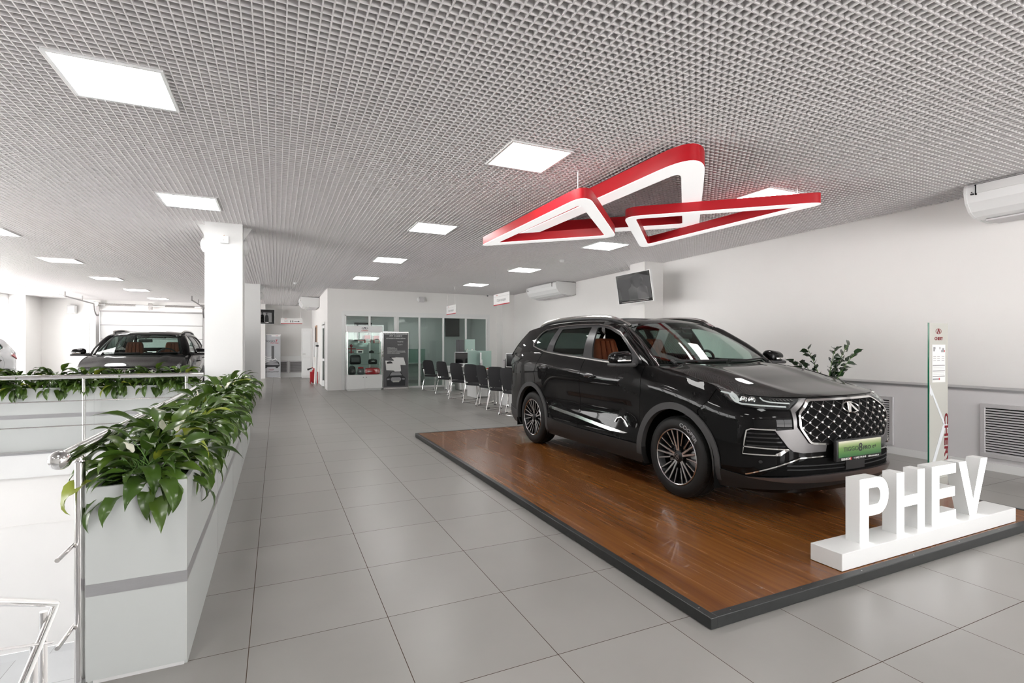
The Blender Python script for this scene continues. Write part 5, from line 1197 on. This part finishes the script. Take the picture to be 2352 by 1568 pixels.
# ------------------------------------------------------------------ roll-up banners
def silhouette_car(f3, cx, cz, s): return [[(cx-.5*s, cz), (cx-.48*s, cz+.13*s), (cx-.40*s, cz+.20*s), (cx-.18*s, cz+.24*s), (cx-.02*s, cz+.36*s), (cx+.30*s, cz+.37*s), (cx+.46*s, cz+.24*s), (cx+.5*s, cz+.02*s), (cx+.44*s, cz-.02*s), (cx-.42*s, cz-.05*s)]]
b1 = empty('roll_up_banner', 'dark roll-up banner with phone pictures beside the display cabinet', 'banner', (3.425, 15.96, 0)); f3 = lambda u, v, h: (u, -h, v)
k = MB(); k.box(-.388, .388, -.002, .002, .06, 1.785); k.obj('print', M['bannergrey'], b1)
k = MB(); k.rbox(-.40, .40, -.06, .06, 0, .065, .01, 2); k.box(-.395, .395, -.008, .008, 1.775, 1.80); k.box(-.395, -.388, -.003, .003, .055, 1.78); k.box(.388, .395, -.003, .003, .055, 1.78); k.obj('stand', M['steel'], b1)
fb_ = lambda x0, z0: (lambda u, v, h: (x0+u, -.0025-h, z0+v))
text('МОБИЛЬНОЕ ПРИЛОЖЕНИЕ', .052, fb_(0, 1.735), M['paper'], 'lettering', b1, bold=.0012); text('MY CHERY', .07, fb_(0, 1.665), M['paper'], 'lettering', b1, sx=1.2); text('УСТАНОВИТЕ ПРЯМО СЕЙЧАС', .040, fb_(0, 1.59), M['paper'], 'lettering', b1, bold=.0008)
text('Google Play', .038, fb_(.14, 1.49), M['paper'], 'lettering', b1); text('App Store', .038, fb_(.13, 1.395), M['paper'], 'lettering', b1)
for i, s in enumerate(('ЗАПИСЬ НА ТО', 'ИСТОРИЯ РЕМОНТА', 'СЕРВИСНЫЕ АКЦИИ', 'РУКОВОДСТВО ПО ЭКСПЛУАТАЦИИ', 'ОЦЕНКА КАЧЕСТВА ОБСЛУЖИВАНИЯ', 'ЗАДАТЬ ВОПРОС ДИЛЕРУ')): text(s, .030, fb_(-.27, 1.30-i*.036), M['paper'], 'lettering', b1, align='LEFT', sx=1.02)
k = MB()
for iz, P in enumerate(([(-.30, .60), (-.33, .90), (-.02, .89), (.0, .58)], [(-.17, 1.01), (-.05, .90), (.08, .56), (.16, .58), (.14, .76), (.31, .75), (.24, .99)], [(-.07, .94), (.07, .94), (.16, .60), (.14, .55), (-.04, .55), (-.08, .60)])): k.prism(P, f3, .002, .0030+.0012*iz)
k.obj('phone_picture', M['paper'], b1, recalc=True)
k = MB(); k.prism([(-.29, .83), (-.27, .86), (-.18, .88), (-.12, .85), (-.10, .81), (-.28, .80)], f3, .0045, .0065); k.obj('phone_print', M['ink'], b1, recalc=True); k = MB(); k.prism([(-.20, 1.01), (-.05, 1.02), (.0, .995), (-.19, .985)], f3, .002, .005); k.obj('phone_print', M['ink'], b1, recalc=True)
k = MB(); k.prism([(-.29, .10), (-.30, .36), (-.22, .42), (-.16, .54), (.16, .54), (.22, .42), (.30, .36), (.29, .10)], f3, .002, .0035); k.obj('car_picture', M['ink'], b1, recalc=True)
k = MB(); k.prism([(-.13, .53), (-.19, .43), (.19, .43), (.13, .53)], f3, .0035, .0045); k.prism([(-.17, .32), (-.13, .24), (.13, .24), (.17, .32), (.13, .37), (-.13, .37)], f3, .0035, .0045); k.prism([(-.28, .33), (-.20, .34), (-.20, .30), (-.27, .29)], f3, .0035, .0045); k.prism([(.28, .33), (.20, .34), (.20, .30), (.27, .29)], f3, .0035, .0045); k.obj('car_highlight', M['inkgrey'], b1, recalc=True)
k = MB(); k.box(-.10, .10, -.0055, -.0045, .215, .265); k.obj('plate_picture', M['cream'], b1)
b2 = empty('roll_up_banner', 'silver roll-up banner with a big 1 and a car, in the hallway', 'banner', (-.24, 23.45, 0))
k = MB(); k.box(-.36, .40, -.002, .002, .04, 1.83); k.obj('print', M['bannersilver'], b2)
k = MB(); k.rbox(-.37, .41, -.05, .05, 0, .045, .01, 1); k.obj('stand', M['steel'], b2); k = MB(); k.box(-.365, .405, -.006, .006, 1.825, 1.84); k.obj('top_bar', M['steel'], b2)
text('TIGGO', .12, fb_(-.02, 1.555), M['ink'], 'lettering', b2, sx=1.1); text('7', .14, fb_(.24, 1.57), M['redsign'], 'lettering', b2, bold=.002, sx=1.2); text('PRO MAX', .07, fb_(.17, 1.475), M['redsign'], 'lettering', b2)
text('1', .75, fb_(.10, 1.06), M['bannergrey'], 'lettering', b2, bold=.015); text('ЛИДЕР', .06, fb_(.05, .36), M['darkred'], 'lettering', b2, bold=.001); text('ПО ПРОДАЖАМ', .07, fb_(.05, .27), M['ink'], 'lettering', b2, bold=.001)
k = MB(); k.box(.05, .39, -.004, -.002, 1.76, 1.81); k.obj('name_strip', M['paper'], b2); text('CHERY', .035, lambda u, v, h: (.26+u, -.0045-h, 1.785+v), M['redsign'], 'lettering', b2)
k = MB()
for P in silhouette_car(f3, .03, .50, .68): k.prism(P, f3, .002, .004)
for cx in (-.17, .26): k.prism([(cx+.06*math.cos(a), .49+.065*math.sin(a)) for a in [i*PI/8 for i in range(16)]], f3, .0035, .006)
k.obj('car_picture', M['ink'], b2, recalc=True)
k = MB(); k.prism([(-.17, .66), (-.02, .73), (.20, .73), (.30, .67), (.1, .65)], f3, .004, .0055); k.prism([(-.28, .59), (-.05, .64), (.3, .63), (.34, .56), (.1, .56)], f3, .004, .0055); k.obj('car_highlight', M['inkgrey'], b2, recalc=True)
k = MB()
for r in (.30, .38, .46, .54): 
    P = ribbon([(-.05+r*.85*math.cos(a), 1.18+r*math.sin(a)) for a in [R(200+i*8) for i in range(15)]], .022); k.prism([p for p in P if True], lambda u, v, h: (max(-.355, min(.395, u)), -h, v), .002, .003)
k.obj('swirl_print', M['paper'], b2, recalc=True)
# ------------------------------------------------------------------ extinguisher, cabinet, tube
fe = empty('fire_extinguisher', 'red fire extinguisher in a red floor stand by the hallway wall', 'fire extinguisher', (1.24, 19.65, 0))
k = MB(); k.box(-.13, .13, -.10, -.09, .06, .42); k.box(-.13, -.12, -.10, .10, .06, .42); k.box(.12, .13, -.10, .10, .06, .42); k.box(-.13, .13, .09, .10, .06, .42)
for x in (-.12, .12):
    for y in (-.09, .09): k.box(x-.012, x+.012, y-.012, y+.012, 0, .08)
k.obj('stand', M['redsign'], fe)
k = MB(); k.lathe([(.075, .02), (.08, .04), (.08, .42), (.06, .47), (.025, .50), (.02, .53)], 20); k.obj('cylinder', M['redsign'], fe, smooth=True)
k = MB(); k.tube([(0, 0, .52), (-.05, 0, .57), (-.10, 0, .55)], .014, 8); k.tube([(0, 0, .53), (.06, 0, .58)], .010, 6); k.obj('valve', M['redsign'], fe); k = MB(); k.tube([(-.08, 0, .55), (-.22, -.02, .50)], [.02, .035], 10); k.obj('horn', M['black'], fe)
k = MB(); k.rbox(1.25, 1.41, 19.95, 20.35, .95, 1.50, .006, 1); hb_ = tag(k.obj('wall_cabinet', M['white']), 'white box cabinet on the hallway wall', 'cabinet')
tb = empty('poster_tube', 'white tube with a black cap leaning in the hallway', 'tube', (1.26, 19.25, 0)); k = MB(); k.tube([(0, 0, 0), (.06, 0, 1.34)], .045, 14); k.obj('tube', M['white'], tb, smooth=True); k = MB(); k.tube([(.06, 0, 1.33), (.063, 0, 1.39)], .052, 14); k.obj('cap', M['black'], tb, smooth=True)
# ------------------------------------------------------------------ visitor chairs
def visitor_chair(label, loc, rz):
    """faces +x"""
    t = empty('visitor_chair', label, 'chair', loc, rz, 'black visitor chairs in a row at the desks')
    k = MB(); k.rbox(-.22, .24, -.225, .225, .42, .475, .022, 4); k.obj('seat', M['fabric'], t, smooth=True)
    vs = []; fs = []; n, m_ = 12, 8
    for i in range(n+1):
        z = .50+.43*i/n; w = .205-.03*(i/n)**3+.01*math.sin(PI*i/n); x = -.23-.055*math.sin(PI*(i/n)*.55)-.04*i/n
        for j in range(m_+1):
            u = -1+2*j/m_; zz_ = z-(.025*abs(u)**4 if i == n else 0); vs.append((x-.035*(u*u)*-1, u*w, zz_))
    N_ = len(vs); vs += [(x-.022, y, z) for x, y, z in vs]
    for i in range(n):
        for j in range(m_): a = i*(m_+1)+j; fs += [[a, a+1, a+m_+2, a+m_+1], [N_+a, N_+a+m_+1, N_+a+m_+2, N_+a+1]]
    bd = [j for j in range(m_+1)]+[i*(m_+1)+m_ for i in range(1, n+1)]+[n*(m_+1)+j for j in range(m_-1, -1, -1)]+[i*(m_+1) for i in range(n-1, 0, -1)]
    for a, b_ in zip(bd, bd[1:]+bd[:1]): fs.append([a, N_+a, N_+b_, b_])
    mesh('backrest', vs, fs, M['fabric'], t, smooth=True, recalc=True, ang=50)
    for s in (-1, 1):
        k = MB(); y = s*.25; P = catmull([(.20, y*.9, .43), (.235, y, .30), (.26, y, .06), (.235, y, .014), (.18, y, .012), (-.24, y, .012), (-.285, y, .016), (-.275, y, .06), (-.215, y, .30), (-.19, y*.9, .43)], 4); k.tube(P, .0105, 8); k.obj('leg_frame', M['chrome'], t, smooth=True)
        k = MB(); k.rbox(-.29, -.22, y-.014, y+.014, .0, .02, .004, 1); k.rbox(.18, .25, y-.014, y+.014, .0, .02, .004, 1); k.obj('foot', M['black'], t)
        k = MB(); k.tube([(-.17, y*.95, .44), (-.165, y*1.14, .49), (-.165, y*1.2, .655)], .013, 8); k.tube([(-.10, y*.95, .44), (-.10, y*1.14, .49), (-.10, y*1.2, .655)], .011, 8); arm = k.obj('arm_post', M['chrome'], t, smooth=True)
        k = MB(); k.rbox(-.24, .04, y*1.2-.026, y*1.2+.026, .652, .678, .010, 2); k.obj('armrest', M['black'], t, smooth=True)
    k = MB(); k.tube([(-.19, -.225, .43), (-.19, .225, .43)], .010, 8); k.tube([(-.275, -.25, .013), (-.275, .25, .013)], .009, 8); k.obj('crossbar', M['chrome'], t, smooth=True)
    return t
CH = [((4.42, 15.05), 30), ((4.42, 13.62), 24), ((4.38, 12.30), 27), ((4.40, 11.30), 30), ((4.40, 10.45), 8), ((4.36, 9.72), 30), ((4.32, 8.95), 14)]
LB = ['farthest black visitor chair, against the office glass', 'second black visitor chair from the office glass', 'third black visitor chair from the office glass', 'fourth black visitor chair, middle of the row', 'fifth black visitor chair, turned sideways behind the one nearest in full view', 'sixth black visitor chair, the nearest one seen in full beside the car tail', 'black visitor chair half hidden behind the tail of the black car']
v0 = visitor_chair(LB[0], (*CH[0][0], 0), R(CH[0][1])); index()
for (p, a), lb in list(zip(CH, LB))[1:]: c = copy_tree(v0); c.location = (*p, 0); c.rotation_euler = (0, 0, R(a)); c['label'] = lb
# ------------------------------------------------------------------ desks with glass screens
def desk(label, x0, x1, y0, y1, ped):
    t = empty('office_desk', label, 'desk', (x0, y0, 0)); X_, Y_ = x1-x0, y1-y0
    k = MB(); k.rbox(0, X_, 0, Y_, .715, .74, .004, 1); k.obj('desktop', M['white'], t)
    k = MB(); k.box(.04, X_-.04, Y_*.5, Y_*.5+.018, .22, .70); k.obj('modesty_panel', M['white'], t)
    for x in (0.02, X_-.05):
        k = MB(); k.box(x, x+.03, .02, Y_-.02, 0, .715); k.obj('leg', M['white'], t)
    k = MB(); k.rbox(ped, ped+.32, .05, .5, .03, .56, .004, 1); q = k.obj('pedestal', M['white'], t); k = MB()
    for z in (.20, .38): k.box(ped+.002, ped+.318, .047, .05, z-.002, z+.002)
    k.obj('drawer_gap', M['inkgrey'], q); return t
desk('white office desk in the middle of the chair row, with a glass screen', 4.72, 6.1, 12.30, 13.05, .02)
desk('white office desk nearest the car tail', 4.70, 6.2, 10.10, 10.85, .04)
desk('white office desk by the office glass, behind the far chairs', 4.75, 6.1, 14.5, 15.2, .3)
def gscreen(label, x0, x1, y, z0, z1):
    t = empty('glass_screen', label, 'desk screen', (x0, y, z0)); k = MB(); k.rbox(0, x1-x0, -.005, .005, 0, z1-z0, .002, 1); k.obj('pane', M['frost'], t)
    k = MB(); [k.rbox(x, x+.03, -.015, .015, -.04, .05, .003, 1) for x in (.06, x1-x0-.1)]; k.obj('clamp', M['steel'], t); return t
gscreen('pale green glass desk screen behind the third and fourth chairs', 4.74, 5.44, 13.0, .745, 1.22)
gscreen('pale green glass desk screen at the tail lamp of the black car', 5.05, 5.95, 10.6, .745, 1.19)
gscreen('small high pale green panel above the middle desk screen', 5.28, 5.60, 14.70, 1.22, 1.56)
k = MB(); k.rbox(5.05, 5.22, 14.62, 14.9, .745, 1.55, .01, 1); simple('file_tower', 'dark grey cabinet side standing next to the small green panel', 'cabinet', k, M['bagray'])
k = MB(); k.rbox(5.28, 5.62, 14.63, 14.9, .745, 1.22, .01, 1); simple('file_tower', 'cabinet under the small green panel', 'cabinet', k, M['frost'])
def monitor(label, x, y, rz, m, m2):
    t = empty('computer_monitor', label, 'monitor', (x, y, .74), rz); k = MB(); k.rbox(-.26, .26, -.02, .02, .10, .44, .008, 2); k.obj('display', m, t, smooth=True)
    k = MB(); k.box(-.245, .245, .020, .022, .12, .425); k.obj('screen', m2, t); k = MB(); k.rbox(-.03, .03, -.05, -.02, 0, .25, .008, 1); k.rbox(-.11, .11, -.09, .09, 0, .012, .004, 1); k.obj('stand', m, t); return t
monitor('white monitor seen edge-on on the middle desk', 5.02, 12.75, R(70), M['whitegloss'], M['blackgloss']); monitor('white monitor standing left of the middle glass screen', 4.95, 13.9, R(160), M['whitegloss'], M['blackgloss']); monitor('white monitor at the right end of the desk near the car', 5.2, 10.95, R(120), M['whitegloss'], M['blackgloss'])
def office_chair(label, x, y, rz):
    t = empty('office_chair', label, 'chair', (x, y, 0), rz, 'mesh office chairs behind the desks'); k = MB(); k.rbox(-.24, .24, -.24, .24, .44, .50, .025, 3); k.obj('seat', M['fabric'], t, smooth=True)
    k = MB(); P = round_poly([(-.23, .56), (.23, .56), (.21, 1.04), (-.21, 1.04)], .06); k.tube([(u, -.25, v) for u, v in P], .014, 6, closed=True); bk = k.obj('back_frame', M['black'], t, smooth=True)
    k = MB(); k.prism(P, lambda u, v, h: (u, -.25+h, v), 0, .004); k.obj('mesh_back', M['cabin'], bk, recalc=True)
    k = MB(); k.tube([(0, 0, .08), (0, 0, .44)], .025, 10); k.tube([(0, -.2, .45), (0, -.27, .60)], .02, 6)
    for i in range(5): a = i*2*PI/5; k.tube([(0, 0, .09), (.28*math.cos(a), .28*math.sin(a), .06)], .018, 6)
    k.obj('base', M['black'], t, smooth=True); k = MB()
    for i in range(5): a = i*2*PI/5; k.tube([(.28*math.cos(a)-.02, .28*math.sin(a), .03), (.28*math.cos(a)+.02, .28*math.sin(a), .03)], .03, 10)
    k.obj('caster', M['black'], t, smooth=True); return t
office_chair('black mesh office chair behind the middle desk', 5.72, 12.0, R(170)); office_chair('black mesh office chair right of it, nearer the car', 5.72, 11.35, R(190))
for x, y, m, lb in ((5.0, 12.42, 'greenlt', 'yellow-green sticky notes on the middle desk'), (5.12, 12.40, 'redsign', 'red sticky notes on the middle desk'), (5.1, 10.25, 'red', 'red stapler lying on the desk nearest the car')):
    k = MB(); k.rbox(x-.05, x+.05, y-.04, y+.04, .741, .775, .006, 2); simple('desk_item', lb, 'stationery', k, M[m], smooth=True)
pt = empty('pen_holder', 'black pen holder with pens on the middle desk', 'pen holder', (4.9, 12.45, .741)); k = MB(); k.lathe([(.035, 0), (.04, .10), (.036, .10), (.032, .005)], 14); k.obj('cup', M['black'], pt); k = MB(); [k.tube([(0, 0, .01), (dx, .01, .17)], .004, 5) for dx in (-.03, .0, .03)]; k.obj('pens', M['ink'], pt)
tp = empty('table_stand', 'slim clear brochure stand on the desk nearest the car', 'stand', (5.15, 10.4, .741)); k = MB(); k.rbox(-.02, .02, -.05, .05, 0, .30, .003, 1); k.obj('holder', M['frost'], tp); k = MB(); k.rbox(-.05, .05, -.06, .06, 0, .01, .002, 1); k.obj('foot', M['steel'], tp)
# inside the office: desk, chair, desk screen, and dark panels in place of screen reflections
desk('white desk inside the glazed office', 3.7, 5.0, 18.2, 18.9, .3)
gscreen('green glass desk screen inside the glazed office', 3.75, 4.95, 18.1, .745, 1.25)
office_chair('black office chair inside the glazed office', 4.3, 19.3, R(180))
k = MB(); k.box(3.05, 3.10, 19.9, 19.99, 1.6, 2.2); k.box(2.7, 3.35, 19.93, 19.98, 1.55, 2.25); simple('screen_reflection', 'dark panel standing for a screen reflected in the office glass', 'screen', k, M['cabin'])  # reflection in the glass, put in as a dark panel
k = MB(); k.rbox(6.3, 6.9, 19.9, 19.98, 1.75, 2.6, .01, 1); simple('screen_reflection', 'tall dark panel standing for a screen reflection, right end of the office', 'screen', k, M['cabin'])  # another glass reflection modelled as a dark panel
lily('office_plant', 'faint leafy plant inside the glazed office', (3.6, 17.6, 1.0), 26, 1.6, 77, flowers=0); k = MB(); k.rbox(3.45, 3.75, 17.45, 17.75, 0, .98, .01, 1); simple('plant_stand', 'white box stand under the office plant', 'stand', k, M['white'])
# ------------------------------------------------------------------ cars
car1 = make_car('car', 'glossy black SUV with a green number plate on the wooden podium', (4.02, 3.361, .056), 'paint', full=True)
index()
car2 = copy_tree(car1); car2.location = (-2.52, 12.1, .057); car2.rotation_euler = (0, 0, R(.5)); car2['label'] = 'black SUV with brown seats parked beyond the stairwell planter'; 
p2_ = copy_tree(pod); p2_.location = (-2.97, 13.66, 0); p2_['label'] = 'second display podium under the black SUV beyond the stairwell'
car3 = copy_tree(car1); car3.location = (-6.80, 13.3, 0); car3.rotation_euler = (0, 0, R(0)); car3['label'] = 'white SUV cut by the left photo edge'
index()
def repaint(o, a, b_):
    for ch in KIDS.get(o.name, []):
        if ch.type == 'MESH' and ch.data.materials and ch.data.materials[0] == a:
            ch.data = ch.data.copy(); ch.data.materials[0] = b_
        repaint(ch, a, b_)
repaint(car3, M['paint'], M['paintw'])
for t_ in KIDS.get(car3.name, []):
    if t_.name.startswith('tail_lamp'): t_.data = t_.data.copy(); t_.data.materials[0] = M['red']
def drop(o, nm):
    for ch in list(KIDS.get(o.name, [])):
        drop(ch, nm)
        if ch.name.startswith(nm): bpy.data.objects.remove(ch)
for c_ in (car2, car3): drop(c_, 'plate_lettering'); index()
# ------------------------------------------------------------------ world, camera, output look
wd_ = bpy.data.worlds.new('sky'); bpy.context.scene.world = wd_; wd_.use_nodes = True; nt = wd_.node_tree; bg = nt.nodes['Background']
tc = nt.nodes.new('ShaderNodeTexCoord'); sx = nt.nodes.new('ShaderNodeSeparateXYZ'); nt.links.new(tc.outputs['Generated'], sx.inputs[0])
cr = nt.nodes.new('ShaderNodeValToRGB'); mr = nt.nodes.new('ShaderNodeMapRange'); mr.inputs['From Min'].default_value = -.2; mr.inputs['From Max'].default_value = .6; nt.links.new(sx.outputs[2], mr.inputs[0]); nt.links.new(mr.outputs[0], cr.inputs[0]); nt.links.new(cr.outputs[0], bg.inputs[0])
e = cr.color_ramp.elements; e[0].position = .22; e[0].color = (1.25, 1.21, 1.19, 1); e[1].position = 1; e[1].color = (.97, .98, 1, 1); q = e.new(.29); q.color = (1, .985, .97, 1)
bg.inputs[1].default_value = WORLD
cam = bpy.data.cameras.new('camera'); co = bpy.data.objects.new('camera', cam); C.objects.link(co); bpy.context.scene.camera = co
cam.sensor_fit = 'HORIZONTAL'; cam.sensor_width = 36; cam.lens = 1163.3/2352*36; cam.shift_x = (1176-1164.3)/2352; cam.shift_y = (794.7-784)/2352; cam.clip_start = .02; cam.clip_end = 200
co.location = (0, 0, H); co.rotation_euler = (R(90), 0, -YAW)
vs_ = bpy.context.scene.view_settings; vs_.view_transform = 'Standard'; vs_.look = 'None'; vs_.exposure = EXPO; vs_.gamma = 1; vs_.use_curve_mapping = False
